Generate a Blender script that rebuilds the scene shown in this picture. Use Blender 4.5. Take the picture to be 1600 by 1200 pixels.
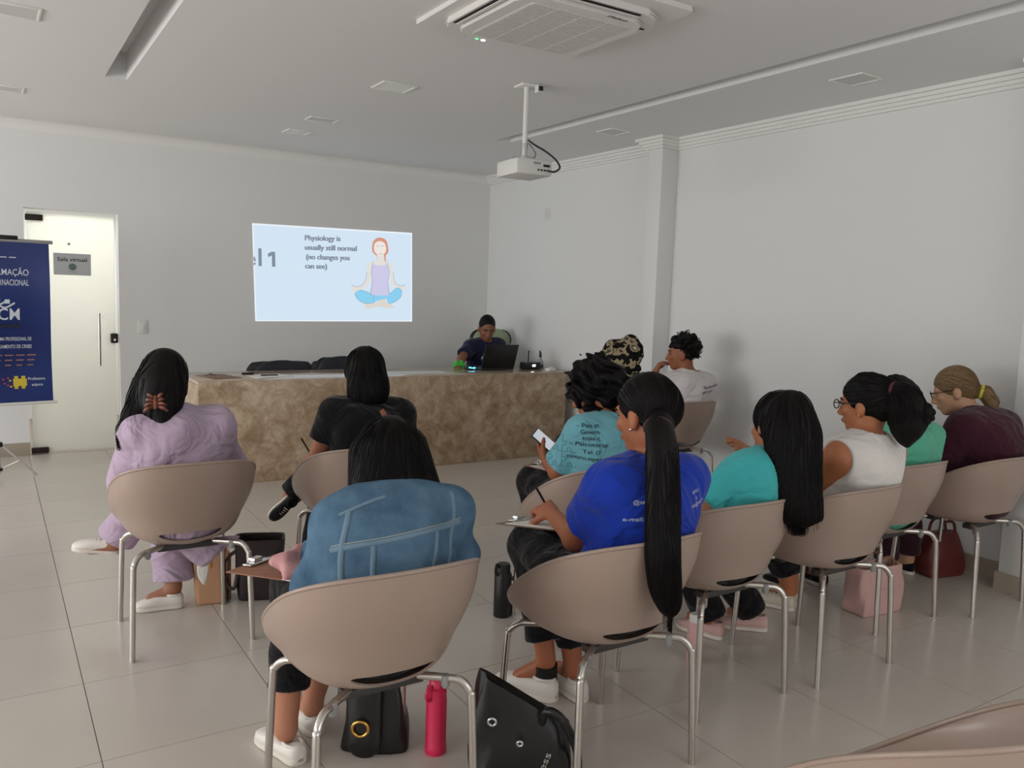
import bpy, bmesh, math, random
import numpy as np
from mathutils import Vector, Matrix
from mathutils.bvhtree import BVHTree

random.seed(4); rng = np.random.default_rng(4)
for o in list(bpy.data.objects): bpy.data.objects.remove(o)
scene = bpy.context.scene
COL = scene.collection

# ------------------------------------------------------------------ camera
CAM_H = 1.5
yaw, pitch, roll = 0.5686, 0.1079, 0.0339
cy_, sy_, cp_, sp_ = math.cos(yaw), math.sin(yaw), math.cos(pitch), math.sin(pitch)
fw = Vector((sy_*cp_, cy_*cp_, -sp_)); rt = Vector((cy_, -sy_, 0)); up = rt.cross(fw)
rt2 = math.cos(roll)*rt + math.sin(roll)*up
up2 = math.cos(roll)*up - math.sin(roll)*rt
cd = bpy.data.cameras.new('camera'); cam = bpy.data.objects.new('camera', cd); COL.objects.link(cam)
cam.matrix_world = Matrix(((rt2.x, up2.x, -fw.x, 0), (rt2.y, up2.y, -fw.y, 0), (rt2.z, up2.z, -fw.z, CAM_H), (0, 0, 0, 1)))
cd.sensor_width = 36; cd.sensor_fit = 'HORIZONTAL'; cd.lens = 1286/1600*36; cd.clip_start = 0.02
scene.camera = cam

# ------------------------------------------------------------------ world and daylight
world = bpy.data.worlds.new('world'); scene.world = world; world.use_nodes = True
world.node_tree.nodes['Background'].inputs[0].default_value = (0.75, 0.86, 1.0, 1)
world.node_tree.nodes['Background'].inputs[1].default_value = 1.0

def area_light(name, loc, target, sx, sy, power, col):
    l = bpy.data.lights.new(name, 'AREA'); l.shape = 'RECTANGLE'; l.size = sx; l.size_y = sy
    l.energy = power; l.color = col
    o = bpy.data.objects.new(name, l); COL.objects.link(o); o.location = loc
    o.rotation_euler = (Vector(target)-Vector(loc)).to_track_quat('-Z', 'Y').to_euler()
    return o
# daylight entering through the windows of the left wall and of the wall behind the camera
area_light('daylight_left_near', (-4.52, 0.9, 1.3), (3, 0.9, 1.3), 3.6, 1.5, 108, (1.0, 0.985, 0.965))
area_light('daylight_left_far', (-4.52, 5.3, 1.35), (3.2, 6.9, 1.75), 3.6, 1.6, 140, (1.0, 0.99, 0.98))
area_light('daylight_rear', (2.1, -2.12, 1.45), (2.1, 3, 1.3), 3.0, 1.7, 38, (1.0, 0.96, 0.91))
# lamp of the room behind the frosted door
area_light('sala_lamp', (0.8, 9.3, 2.6), (0.7, 8.5, 1.0), 1.2, 0.6, 40, (1.0, 0.98, 0.96))

vs = scene.view_settings
vs.view_transform = 'Standard'; vs.look = 'None'; vs.gamma = 1; vs.use_curve_mapping = False
vs.exposure = 0.0

# ------------------------------------------------------------------ materials
def lin(c):
    return tuple(((v/255)/12.92 if v/255 <= 0.04045 else ((v/255+0.055)/1.055)**2.4) for v in c)

def mat(name, rgb, rough=0.6, metal=0.0, bump=None, var=None, stretch=None, spec=0.5, coat=0, sheen=0, subsurf=0):
    m = bpy.data.materials.new(name); m.use_nodes = True
    nt = m.node_tree; b = nt.nodes['Principled BSDF']
    c = lin(rgb)
    b.inputs['Base Color'].default_value = (*c, 1); b.inputs['Roughness'].default_value = rough
    b.inputs['Metallic'].default_value = metal; b.inputs['Specular IOR Level'].default_value = spec
    b.inputs['Coat Weight'].default_value = coat; b.inputs['Sheen Weight'].default_value = sheen
    if subsurf:
        b.inputs['Subsurface Weight'].default_value = subsurf
        b.inputs['Subsurface Radius'].default_value = (0.012, 0.005, 0.003)
    if bump or var:
        tc = nt.nodes.new('ShaderNodeTexCoord'); mp = nt.nodes.new('ShaderNodeMapping')
        nt.links.new(tc.outputs['Object'], mp.inputs[0])
        if stretch: mp.inputs['Scale'].default_value = stretch
        if bump:
            n = nt.nodes.new('ShaderNodeTexNoise'); n.inputs['Scale'].default_value = bump[0]; n.inputs['Detail'].default_value = 4
            nt.links.new(mp.outputs[0], n.inputs['Vector'])
            bp = nt.nodes.new('ShaderNodeBump'); bp.inputs['Strength'].default_value = bump[1]
            bp.inputs['Distance'].default_value = bump[2] if len(bump) > 2 else 0.01
            nt.links.new(n.outputs['Fac'], bp.inputs['Height']); nt.links.new(bp.outputs[0], b.inputs['Normal'])
        if var:
            n2 = nt.nodes.new('ShaderNodeTexNoise'); n2.inputs['Scale'].default_value = var[0]; n2.inputs['Detail'].default_value = 5
            nt.links.new(mp.outputs[0], n2.inputs['Vector'])
            r = nt.nodes.new('ShaderNodeValToRGB'); r.color_ramp.elements[0].position = 0.3; r.color_ramp.elements[1].position = 0.7
            r.color_ramp.elements[0].color = (*lin(var[1]), 1); r.color_ramp.elements[1].color = (*c, 1)
            nt.links.new(n2.outputs['Fac'], r.inputs[0]); nt.links.new(r.outputs[0], b.inputs['Base Color'])
    return m

def emis(name, rgb, strength=1.0):
    m = bpy.data.materials.new(name); m.use_nodes = True; nt = m.node_tree
    nt.nodes.remove(nt.nodes['Principled BSDF'])
    e = nt.nodes.new('ShaderNodeEmission'); e.inputs[0].default_value = (*lin(rgb), 1); e.inputs[1].default_value = strength
    nt.links.new(e.outputs[0], nt.nodes['Material Output'].inputs[0])
    return m

M = {}
M['wall'] = mat('wall_paint', (228, 228, 226), 0.75, bump=(90, 0.06, 0.004), spec=0.2)
M['ceiling'] = mat('ceiling_paint', (230, 230, 229), 0.8, spec=0.2)
M['white_trim'] = mat('white_trim', (232, 231, 227), 0.5)
M['tile'] = mat('floor_tile', (208, 199, 189), 0.22, bump=(3, 0.05, 0.01), var=(1.6, (200, 191, 181)), spec=0.45)
M['grout'] = mat('floor_grout', (146, 136, 124), 0.8)
M['skirting'] = mat('skirting_tile', (176, 163, 146), 0.35)
M['plastic'] = mat('chair_plastic', (167, 146, 133), 0.3, spec=0.5, bump=(260, 0.03, 0.002))
M['chrome'] = mat('brushed_steel', (205, 200, 194), 0.28, metal=1.0)
M['blackplastic'] = mat('black_plastic', (18, 18, 19), 0.35)
M['whiteplastic'] = mat('white_plastic', (222, 221, 217), 0.4)
M['greyplastic'] = mat('grey_plastic', (150, 150, 150), 0.45)
M['darkgrey'] = mat('dark_grey', (60, 58, 57), 0.5)
M['black'] = mat('black_matte', (10, 10, 10), 0.8)
M['silver'] = mat('silver_metal', (215, 215, 215), 0.25, metal=1.0)
M['gold'] = mat('gold_metal', (226, 178, 96), 0.25, metal=1.0)
M['paper'] = mat('paper', (238, 237, 233), 0.7)

# ------------------------------------------------------------------ object helpers
def link(o, parent=None):
    COL.objects.link(o)
    if parent is not None: o.parent = parent
    return o

def tag(o, label=None, cat=None, group=None, kind=None):
    if label: o['label'] = label
    if cat: o['category'] = cat
    if group: o['group'] = group
    if kind: o['kind'] = kind
    return o

def empty(name, loc=(0, 0, 0), rz=0):
    o = bpy.data.objects.new(name, None); COL.objects.link(o); o.location = loc; o.rotation_euler = (0, 0, rz)
    o.empty_display_size = 0.1
    return o

def mesh_obj(name, v, f, m, parent=None, smooth=False, loc=None):
    me = bpy.data.meshes.new(name); me.from_pydata([tuple(map(float, p)) for p in v], [], f)
    if smooth: me.shade_smooth()
    o = bpy.data.objects.new(name, me); link(o, parent)
    if m: me.materials.append(m)
    if loc is not None: o.location = loc
    return o

def bm_obj(name, bm, m, parent=None, smooth=False, loc=None):
    me = bpy.data.meshes.new(name); bm.normal_update(); bm.to_mesh(me); bm.free()
    if smooth: me.shade_smooth()
    if m: me.materials.append(m)
    o = bpy.data.objects.new(name, me); link(o, parent)
    if loc is not None: o.location = loc
    return o

def auto_smooth(o, ang=0.6):
    me = o.data; me.shade_smooth()
    bm = bmesh.new(); bm.from_mesh(me)
    for e in bm.edges:
        if len(e.link_faces) == 2 and e.calc_face_angle(0) > ang: e.smooth = False
    bm.to_mesh(me); bm.free()
    return o

def bm_box(bm, lo, hi, bev=0.0, seg=2):
    r = bmesh.ops.create_cube(bm, size=1)
    vs_ = r['verts']
    for v in vs_:
        v.co = Vector([lo[i]+(v.co[i]+0.5)*(hi[i]-lo[i]) for i in range(3)])
    if bev > 0:
        es = list({e for v in vs_ for e in v.link_edges})
        bmesh.ops.bevel(bm, geom=es, offset=bev, segments=seg, affect='EDGES', profile=0.5)
    return bm

def box(name, lo, hi, m, parent=None, bev=0.0, seg=2):
    bm = bmesh.new(); bm_box(bm, lo, hi, bev, seg)
    o = bm_obj(name, bm, m, parent)
    if bev: auto_smooth(o)
    return o

def multi_box(name, boxes, m, parent=None, bev=0.0):
    bm = bmesh.new()
    for lo, hi in boxes: bm_box(bm, lo, hi, bev)
    o = bm_obj(name, bm, m, parent)
    if bev: auto_smooth(o)
    return o

def catmull(pts, n=8, closed=False):
    P = np.array(pts, float); out = []
    k = len(P)
    rngi = range(k) if closed else range(k-1)
    for i in rngi:
        if closed: p0, p1, p2, p3 = P[(i-1) % k], P[i], P[(i+1) % k], P[(i+2) % k]
        else: p0, p1, p2, p3 = P[max(i-1, 0)], P[i], P[i+1], P[min(i+2, k-1)]
        for t in np.linspace(0, 1, n, endpoint=False):
            out.append(0.5*((2*p1)+(-p0+p2)*t+(2*p0-5*p1+4*p2-p3)*t*t+(-p0+3*p1-3*p2+p3)*t**3))
    if not closed: out.append(P[-1])
    return np.array(out)

def tube_geo(path, radii, seg=8, cap=True, flat=None):
    """returns verts, faces of a tube along path; radii scalar or per point; flat = (nx,ny,nz, k) squash"""
    P = np.array(path, float); n = len(P)
    R = np.full(n, radii) if np.isscalar(radii) else np.array(radii, float)
    T = np.gradient(P, axis=0); T /= np.linalg.norm(T, axis=1)[:, None]+1e-12
    a = np.array([0, 0, 1.0]) if abs(T[0][2]) < 0.9 else np.array([1.0, 0, 0])
    V = []; F = []
    b = np.cross(T[0], a); b /= np.linalg.norm(b)
    for i in range(n):
        b = b-T[i]*np.dot(b, T[i]); b /= np.linalg.norm(b)+1e-12
        c = np.cross(T[i], b)
        for j in range(seg):
            an = 2*math.pi*j/seg
            V.append(P[i]+R[i]*(math.cos(an)*b+math.sin(an)*c))
    for i in range(n-1):
        for j in range(seg):
            F.append((i*seg+j, i*seg+(j+1) % seg, (i+1)*seg+(j+1) % seg, (i+1)*seg+j))
    if cap:
        F.append(tuple(range(seg-1, -1, -1))); F.append(tuple((n-1)*seg+j for j in range(seg)))
    return V, F

def tube(name, path, radii, m, parent=None, seg=10, n=6, smooth_path=True, closed=False):
    p = catmull(path, n, closed) if smooth_path else np.array(path)
    if closed: p = np.vstack([p, p[:1]])
    v, f = tube_geo(p, radii if np.isscalar(radii) else np.interp(np.linspace(0, 1, len(p)), np.linspace(0, 1, len(radii)), radii), seg)
    o = mesh_obj(name, v, f, m, parent, smooth=True)
    return auto_smooth(o, 1.0)

def lathe(name, prof, m, parent=None, seg=24, loc=None, axis=None):
    V = []; F = []
    n = len(prof)
    for i in range(seg):
        a = 2*math.pi*i/seg
        for r, z in prof: V.append((r*math.cos(a), r*math.sin(a), z))
    for i in range(seg):
        for j in range(n-1):
            F.append((i*n+j, ((i+1) % seg)*n+j, ((i+1) % seg)*n+j+1, i*n+j+1))
    bm = bmesh.new(); bv = [bm.verts.new(v) for v in V]
    for f in F:
        try: bm.faces.new([bv[k] for k in f])
        except ValueError: pass
    bmesh.ops.remove_doubles(bm, verts=bm.verts, dist=1e-5)
    o = bm_obj(name, bm, m, parent, loc=loc)
    return auto_smooth(o, 0.7)

def prism(name, poly, z0, z1, m, parent=None, bev=0.0):
    """poly in xy extruded between z0 and z1"""
    bm = bmesh.new()
    a = [bm.verts.new((p[0], p[1], z0)) for p in poly]; b = [bm.verts.new((p[0], p[1], z1)) for p in poly]
    bm.faces.new(a[::-1]); bm.faces.new(b)
    for i in range(len(poly)):
        j = (i+1) % len(poly); bm.faces.new((a[i], a[j], b[j], b[i]))
    if bev: bmesh.ops.bevel(bm, geom=[e for e in bm.edges], offset=bev, segments=2, affect='EDGES')
    o = bm_obj(name, bm, m, parent)
    return auto_smooth(o)

def copy_tree(o, parent=None):
    c = o.copy(); COL.objects.link(c); c.parent = parent
    for ch in o.children: copy_tree(ch, c)
    return c

def text_geo(s, sub=0, bold=0.012):
    """flat text: verts (x,y) with baseline at 0, and faces"""
    cu = bpy.data.curves.new('t', 'FONT'); cu.body = s; cu.size = 1; cu.resolution_u = 3; cu.offset = bold
    o = bpy.data.objects.new('t', cu); COL.objects.link(o)
    dg = bpy.context.evaluated_depsgraph_get(); dg.update()
    me = bpy.data.meshes.new_from_object(o.evaluated_get(dg))
    bm = bmesh.new(); bm.from_mesh(me)
    bmesh.ops.remove_doubles(bm, verts=bm.verts, dist=1e-5)
    if sub:
        bmesh.ops.triangulate(bm, faces=bm.faces)
        bmesh.ops.subdivide_edges(bm, edges=[e for e in bm.edges if e.calc_length() > 0.25], cuts=sub)
        bmesh.ops.triangulate(bm, faces=bm.faces)
    v = np.array([x.co[:] for x in bm.verts]) if len(bm.verts) else np.zeros((0, 3))
    bm.verts.index_update()
    f = [tuple(x.index for x in fc.verts) for fc in bm.faces]
    bm.free(); bpy.data.objects.remove(o); bpy.data.curves.remove(cu); bpy.data.meshes.remove(me)
    return v[:, :2].copy(), f

def text_on(name, s, org, ux, uy, width, m, parent=None, height=None, lift=0.0, bold=0.0):
    """text laid on the plane org + x*ux + y*uy, its drawn width fitted to width (its cap height to height)"""
    v, f = text_geo(s)
    x0, x1 = v[:, 0].min(), v[:, 0].max()
    k = width/(x1-x0)
    ky = height/0.69 if height else k
    ux, uy, org = np.array(ux, float), np.array(uy, float), np.array(org, float)
    nrm = np.cross(ux, uy)
    V = [org+(p[0]-x0)*k*ux+p[1]*ky*uy+nrm*lift for p in v]
    return mesh_obj(name, V, f, m, parent)
# ================================================================== the room
X0, X1, Y0, Y1, ZC = -4.4, 4.76, -2.0, 8.03, 2.79
PITCH = 0.59
def wall_with_openings(name, axis, pos, thick, a0, a1, z0, z1, openings, m):
    """axis 'x': wall at x=pos running in y; axis 'y': wall at y=pos running in x. openings (b0,b1,c0,c1)"""
    cuts = sorted({a0, a1, *[o[0] for o in openings], *[o[1] for o in openings]})
    bm = bmesh.new()
    for i in range(len(cuts)-1):
        b0, b1 = cuts[i], cuts[i+1]
        op = [o for o in openings if o[0] <= b0+1e-6 and o[1] >= b1-1e-6]
        spans = [(z0, z1)] if not op else [(z0, op[0][2]), (op[0][3], z1)]
        for c0, c1 in spans:
            if c1-c0 < 1e-4: continue
            if axis == 'x': bm_box(bm, (min(pos, pos+thick), b0, c0), (max(pos, pos+thick), b1, c1))
            else: bm_box(bm, (b0, min(pos, pos+thick), c0), (b1, max(pos, pos+thick), c1))
    o = bm_obj(name, bm, m); tag(o, kind='structure'); return o

DOOR = (0.275, 0.985, 0.0, 2.085)
wall_with_openings('wall_back', 'y', Y1, 0.14, X0-0.14, X1+0.14, 0, ZC+0.3, [DOOR], M['wall'])
wall_with_openings('wall_right', 'x', X1, 0.14, Y0-0.14, Y1, 0, ZC+0.3, [], M['wall'])
WINL = [(-0.9, 2.7, 0.55, 2.05), (3.5, 7.1, 0.55, 2.15)]
wall_with_openings('wall_left', 'x', X0, -0.14, Y0, Y1, 0, ZC+0.3, WINL, M['wall'])
WINR = [(0.6, 3.6, 0.6, 2.3)]
wall_with_openings('wall_front', 'y', Y0, -0.14, X0-0.14, X1, 0, ZC+0.3, WINR, M['wall'])

pane_m = bpy.data.materials.new('clear_glass'); pane_m.use_nodes = True
_nt = pane_m.node_tree; _nt.nodes.remove(_nt.nodes['Principled BSDF'])
_t = _nt.nodes.new('ShaderNodeBsdfTransparent'); _g = _nt.nodes.new('ShaderNodeBsdfGlossy'); _g.inputs['Roughness'].default_value = 0.02
_mx = _nt.nodes.new('ShaderNodeMixShader'); _mx.inputs[0].default_value = 0.06
_nt.links.new(_t.outputs[0], _mx.inputs[1]); _nt.links.new(_g.outputs[0], _mx.inputs[2]); _nt.links.new(_mx.outputs[0], _nt.nodes['Material Output'].inputs[0])

def window(n, axis, pos, b0, b1, c0, c1):
    root = empty('window_%d' % n); tag(root, kind='structure')
    def bb(lo, hi):
        if axis == 'x': return ((pos-0.09, lo[0], lo[1]), (pos-0.04, hi[0], hi[1]))
        return ((lo[0], pos-0.09, lo[1]), (hi[0], pos-0.04, hi[1]))
    w = 0.05; mid = (b0+b1)/2
    multi_box('window_frame', [bb((b0, c0), (b0+w, c1)), bb((b1-w, c0), (b1, c1)), bb((b0+w, c0), (b1-w, c0+w)), bb((b0+w, c1-w), (b1-w, c1)), bb((mid-w/2, c0+w), (mid+w/2, c1-w))], M['white_trim'], root)
    for q0, q1 in ((b0+w, mid-w/2), (mid+w/2, b1-w)):
        if axis == 'x': box('pane', (pos-0.067, q0, c0+w), (pos-0.063, q1, c1-w), pane_m, root)
        else: box('pane', (q0, pos-0.067, c0+w), (q1, pos-0.063, c1-w), pane_m, root)
window(1, 'x', X0, *WINL[0]); window(2, 'x', X0, *WINL[1]); window(3, 'y', Y0, *WINR[0])

# floor of square tiles
fl = box('floor', (X0-0.14, Y0-0.14, -0.1), (X1+0.14, Y1+2.3, -0.004), M['grout']); tag(fl, kind='structure')
gx = [0.262+PITCH*i for i in range(-8, 9)]; gy = [2.725+PITCH*i for i in range(-9, 10)]
cell_mesh = {}
JT = 0.0016
for x in gx:
    for y in gy:
        a0, a1, b0, b1 = max(x, X0), min(x+PITCH, X1), max(y, Y0), min(y+PITCH, Y1)
        if a1-a0 < 0.03 or b1-b0 < 0.03: continue
        key = (round(a1-a0, 3), round(b1-b0, 3))
        if key not in cell_mesh:
            bm = bmesh.new(); bm_box(bm, (JT, JT, -0.012), (key[0]-JT, key[1]-JT, 0))
            me = bpy.data.meshes.new('tile'); bm.to_mesh(me); bm.free(); me.materials.append(M['tile']); cell_mesh[key] = me
        t = bpy.data.objects.new('tile', cell_mesh[key]); link(t, fl); t.location = (a0, b0, 0)

# ceiling with two light coves cut into it
SLOTS = [(0.672, 0.80, 1.2, 5.98), (3.66, 3.80, 1.2, 6.10)]
bm = bmesh.new()
xs = sorted({X0-0.14, X1+0.14, *[s[0] for s in SLOTS], *[s[1] for s in SLOTS]})
for i in range(len(xs)-1):
    a0, a1 = xs[i], xs[i+1]
    s = [q for q in SLOTS if abs(q[0]-a0) < 1e-6]
    spans = [(Y0-0.14, Y1+0.14)] if not s else [(Y0-0.14, s[0][2]), (s[0][3], Y1+0.14)]
    for b0, b1 in spans: bm_box(bm, (a0, b0, ZC), (a1, b1, ZC+0.17))
bm_box(bm, (X0-0.14, Y0-0.14, ZC+0.17), (X1+0.14, Y1+0.14, ZC+0.3))
tag(bm_obj('ceiling', bm, M['ceiling']), kind='structure')

# small room behind the frosted door
multi_box('wall_beyond_door', [((-0.6, Y1+2.1, 0), (2.2, Y1+2.2, 2.8)), ((-0.7, Y1+0.14, 0), (-0.6, Y1+2.2, 2.8)), ((2.1, Y1+0.14, 0), (2.2, Y1+2.1, 2.8)), ((-0.6, Y1+0.14, 2.75), (2.1, Y1+2.1, 2.8))], M['wall'])
tag(bpy.data.objects['wall_beyond_door'], kind='structure')

# pillars of the right wall
PILL = [(4.585, 5.06, 5.22), (4.585, 1.78, 2.22)]
for i, (px, p0, p1) in enumerate(PILL):
    o = box('trim_%d' % (i+1), (px, p0, 0), (X1, p1, ZC), M['wall'], bev=0.004); tag(o, kind='structure')

# stepped cornice along the right wall and around the pillars, plain cove on the back wall
def cornice_right():
    bm = bmesh.new()
    for k, (d, z) in enumerate(((0.085, 0.022), (0.062, 0.045), (0.04, 0.066), (0.02, 0.085))):
        zz0 = ZC-z; zz1 = ZC-z+0.0225
        segs = [(X1-d, 5.22+d, X1, Y1), (X1-d, 2.22+d, X1, 5.06-d), (X1-d, Y0, X1, 1.78-d)]
        for px, p0, p1 in PILL: segs.append((px-d, p0-d, X1, p1+d))
        for a0, b0, a1, b1 in segs: bm_box(bm, (a0, b0, zz0), (a1, b1, zz1))
    return bm_obj('trim_3', bm, M['white_trim'])
tag(cornice_right(), kind='structure')
bm = bmesh.new()
n = 8; V0 = []; V1 = []
for i in range(n+1):
    a = math.pi/2*i/n
    y = Y1-0.075*(1-math.sin(a)); z = ZC-0.075*(1-math.cos(a))
    V0.append(bm.verts.new((X0, y-0.0, z))); V1.append(bm.verts.new((X1, y, z)))
for i in range(n): bm.faces.new((V0[i], V0[i+1], V1[i+1], V1[i]))
c0 = bm.verts.new((X0, Y1, ZC)); c1 = bm.verts.new((X1, Y1, ZC))
bm.faces.new(V0[::-1]+[c0]) ; bm.faces.new(V1+[c1])
o = bm_obj('trim_4', bm, M['white_trim'], smooth=False); auto_smooth(o, 0.5); tag(o, kind='structure')

# skirting
multi_box('baseboard_back', [((X0, Y1-0.012, 0), (DOOR[0], Y1, 0.11)), ((DOOR[1], Y1-0.012, 0), (X1, Y1, 0.11))], M['skirting'], bev=0.003)
multi_box('baseboard_right', [((X1-0.012, 5.232, 0), (X1, Y1-0.012, 0.1)), ((X1-0.012, 2.232, 0), (X1, 5.048, 0.1)), ((X1-0.012, Y0, 0), (X1, 1.768, 0.1)),
    ((4.573, 5.048, 0), (4.585, 5.232, 0.1)), ((4.585, 5.048, 0), (X1, 5.06, 0.1)), ((4.573, 1.768, 0), (4.585, 2.232, 0.1)), ((4.585, 1.768, 0), (X1, 1.78, 0.1)), ((4.585, 2.22, 0), (X1, 2.232, 0.1)), ((4.585, 5.22, 0), (X1, 5.232, 0.1))], M['skirting'])
multi_box('baseboard_left', [((X0, Y0, 0), (X0+0.012, Y1-0.012, 0.1))], M['skirting'])
for nme in ('baseboard_back', 'baseboard_right', 'baseboard_left'): tag(bpy.data.objects[nme], kind='structure')

# ------------------------------------------------------------------ frosted glass door
fm = bpy.data.materials.new('frosted_glass'); fm.use_nodes = True
nt = fm.node_tree; b = nt.nodes['Principled BSDF']
b.inputs['Base Color'].default_value = (*lin((225, 228, 222)), 1); b.inputs['Roughness'].default_value = 0.25
tr = nt.nodes.new('ShaderNodeBsdfTranslucent'); tr.inputs[0].default_value = (*lin((246, 246, 240)), 1)
mx = nt.nodes.new('ShaderNodeMixShader'); mx.inputs[0].default_value = 0.72
nt.links.new(b.outputs[0], mx.inputs[1]); nt.links.new(tr.outputs[0], mx.inputs[2]); nt.links.new(mx.outputs[0], nt.nodes['Material Output'].inputs[0])
door = empty('door_1', (0.285, Y1+0.045, 0)); tag(door, 'frosted glass door with dark hinges and a tall steel pull bar', kind='structure')
box('pane', (0.012, -0.005, 0.012), (0.672, 0.005, 2.055), fm, door, bev=0.002)
hm = mat('dark_bronze', (52, 42, 42), 0.4, metal=0.6)
box('hinge', (0.0, -0.03, 1.985), (0.13, 0.03, 2.035), hm, door, bev=0.006)
box('hinge', (0.0, -0.03, 0.006), (0.13, 0.03, 0.055), hm, door, bev=0.006)
hd = tube('handle', [(0.535, -0.07, 0.76), (0.535, -0.07, 1.22)], 0.0125, M['chrome'], door, smooth_path=False)
for z in (0.84, 1.14): tube('standoff', [(0.535, -0.07, z), (0.535, -0.004, z)], 0.008, M['chrome'], hd, smooth_path=False)
lk = box('lock', (0.63, -0.028, 0.955), (0.69, 0.02, 1.04), hm, door, bev=0.01)
bm = bmesh.new(); bmesh.ops.create_cone(bm, cap_ends=True, segments=16, radius1=0.011, radius2=0.011, depth=0.012, matrix=Matrix.Translation((0.66, -0.032, 0.985)) @ Matrix.Rotation(math.pi/2, 4, 'X'))
auto_smooth(bm_obj('key_cylinder', bm, M['silver'], lk))
bm = bmesh.new(); bmesh.ops.create_cone(bm, cap_ends=True, segments=12, radius1=0.011, radius2=0.011, depth=0.008, matrix=Matrix.Translation((0.32, -0.009, 1.805)) @ Matrix.Rotation(math.pi/2, 4, 'X'))
auto_smooth(bm_obj('stud', bm, M['greyplastic'], door))
# door sign
sg = empty('door_sign', (0.285+0.20, Y1+0.034, 1.54))
tag(sg, 'grey paper sign reading Sala virtual on the frosted glass door', 'sign')
box('sheet', (0, -0.0015, 0), (0.285, 0.0015, 0.185), mat('grey_sheet', (186, 188, 188), 0.6), sg)
ink = mat('ink', (28, 30, 34), 0.7)
text_on('lettering', 'Sala virtual', (0.03, -0.0022, 0.118), (1, 0, 0), (0, 0, 1), 0.225, ink, sg, height=0.032)
lathe('emblem', [(0, 0), (0.03, 0), (0.03, 0.0012), (0, 0.0012)], mat('sign_emblem', (70, 88, 92), 0.6, var=(60, (120, 140, 130))), sg, loc=(0.143, -0.0016, 0.07)).rotation_euler = (math.pi/2, 0, 0)
text_on('lettering', 'aguarde ser chamado', (0.11, -0.0022, 0.026), (1, 0, 0), (0, 0, 1), 0.07, M['darkgrey'], sg)

# wall plates
def plate(name, loc, ax, w, h, label):
    r = empty(name, loc)
    if ax == 'y':
        box('cover', (-w/2, -0.009, -h/2), (w/2, 0, h/2), M['whiteplastic'], r, bev=0.003); box('rocker', (-w/5, -0.013, -h/4.5), (w/5, -0.009, h/4.5), M['greyplastic'] if 0 else M['whiteplastic'], r, bev=0.0015)
    else:
        box('cover', (-0.009, -w/2, -h/2), (0, w/2, h/2), M['whiteplastic'], r, bev=0.003); box('rocker', (-0.013, -w/5, -h/4.5), (-0.009, w/5, h/4.5), M['whiteplastic'], r, bev=0.0015)
    tag(r, label, 'switch'); return r
plate('light_switch', (1.173, Y1, 1.10), 'y', 0.075, 0.12, 'white light switch plate on the wall beside the glass door')
plate('wall_plate', (X1, 6.89, 2.31), 'x', 0.085, 0.12, 'white blank outlet plate high on the right wall past the pillar')

# ------------------------------------------------------------------ ceiling fittings
lamp_dif = mat('lamp_diffuser', (236, 235, 230), 0.4)
vent_dif = mat('vent_grey', (208, 208, 205), 0.6)
def ceiling_lamp(name, cx, cy, w, d, label, cat='ceiling light', dif=None, rot=0):
    r = empty(name, (cx, cy, ZC), rot)
    t = 0.014
    multi_box('frame', [((-w/2, -d/2, -0.008), (-w/2+t, d/2, 0)), ((w/2-t, -d/2, -0.008), (w/2, d/2, 0)), ((-w/2+t, -d/2, -0.008), (w/2-t, -d/2+t, 0)), ((-w/2+t, d/2-t, -0.008), (w/2-t, d/2, 0))], M['white_trim'], r, bev=0.002)
    box('diffuser', (-w/2+t, -d/2+t, -0.004), (w/2-t, d/2-t, 0), dif or lamp_dif, r)
    tag(r, label, cat); return r
ceiling_lamp('ceiling_light', 2.225, 4.99, 0.23, 0.215, 'square white ceiling light, switched off, beside the projector mount')
ceiling_lamp('ceiling_light', 2.215, 6.30, 0.23, 0.16, 'pale square ceiling access panel between the two small lights', 'ceiling panel', vent_dif)
ceiling_lamp('ceiling_light', 2.22, 6.93, 0.2, 0.2, 'square white ceiling light, switched off, nearest the back wall')
ceiling_lamp('ceiling_light', 4.22, 3.07, 0.2, 0.22, 'square ceiling fitting next to the right wall cornice, well away from the pillar', 'ceiling light', vent_dif)
ceiling_lamp('ceiling_light', 4.15, 5.15, 0.2, 0.2, 'square ceiling light next to the pillar', 'ceiling light', vent_dif)
ceiling_lamp('ceiling_light', 0.155, 4.83, 0.22, 0.22, 'square ceiling light beside the light cove, away from the projector', 'ceiling light', vent_dif)
ceiling_lamp('ceiling_light', 0.15, 6.80, 0.22, 0.2, 'small square ceiling light nearest the frosted glass door', 'ceiling light', vent_dif)
lamps = [o for o in bpy.data.objects if o.name.startswith('ceiling_light')]
lamps[1].name = 'ceiling_panel'

# air conditioner cassette
ac = empty('air_conditioner', (2.225, 3.27, ZC)); tag(ac, 'white square ceiling cassette air conditioner with slatted grille', 'air conditioner')
def rsq(h, r, n=6, hy=None):
    hy = hy or h; out = []
    for qx, qy, a0 in ((1, 1, 0), (-1, 1, 90), (-1, -1, 180), (1, -1, 270)):
        for i in range(n+1):
            a = math.radians(a0+90*i/n); out.append((qx*(h-r)+r*math.cos(a), qy*(hy-r)+r*math.sin(a)))
    return out
acm = mat('ac_white', (228, 226, 222), 0.45); acg = mat('ac_grille', (214, 211, 207), 0.6)
prism('cover_plate', rsq(0.455, 0.02, hy=0.475), -0.022, 0, acm, ac, bev=0.004)
prism('frame', rsq(0.385, 0.12), -0.05, -0.022, acm, ac, bev=0.012)
prism('inner_panel', rsq(0.33, 0.10), -0.072, -0.05, acm, ac, bev=0.01)
prism('grille_back', rsq(0.265, 0.03), -0.0745, -0.072, acg, ac)
for i in range(23):
    y = -0.253+0.023*i
    box('slat', (-0.258, y-0.008, -0.0765), (0.258, y+0.008, -0.0745), acm if 0 else acg, ac)
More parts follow.
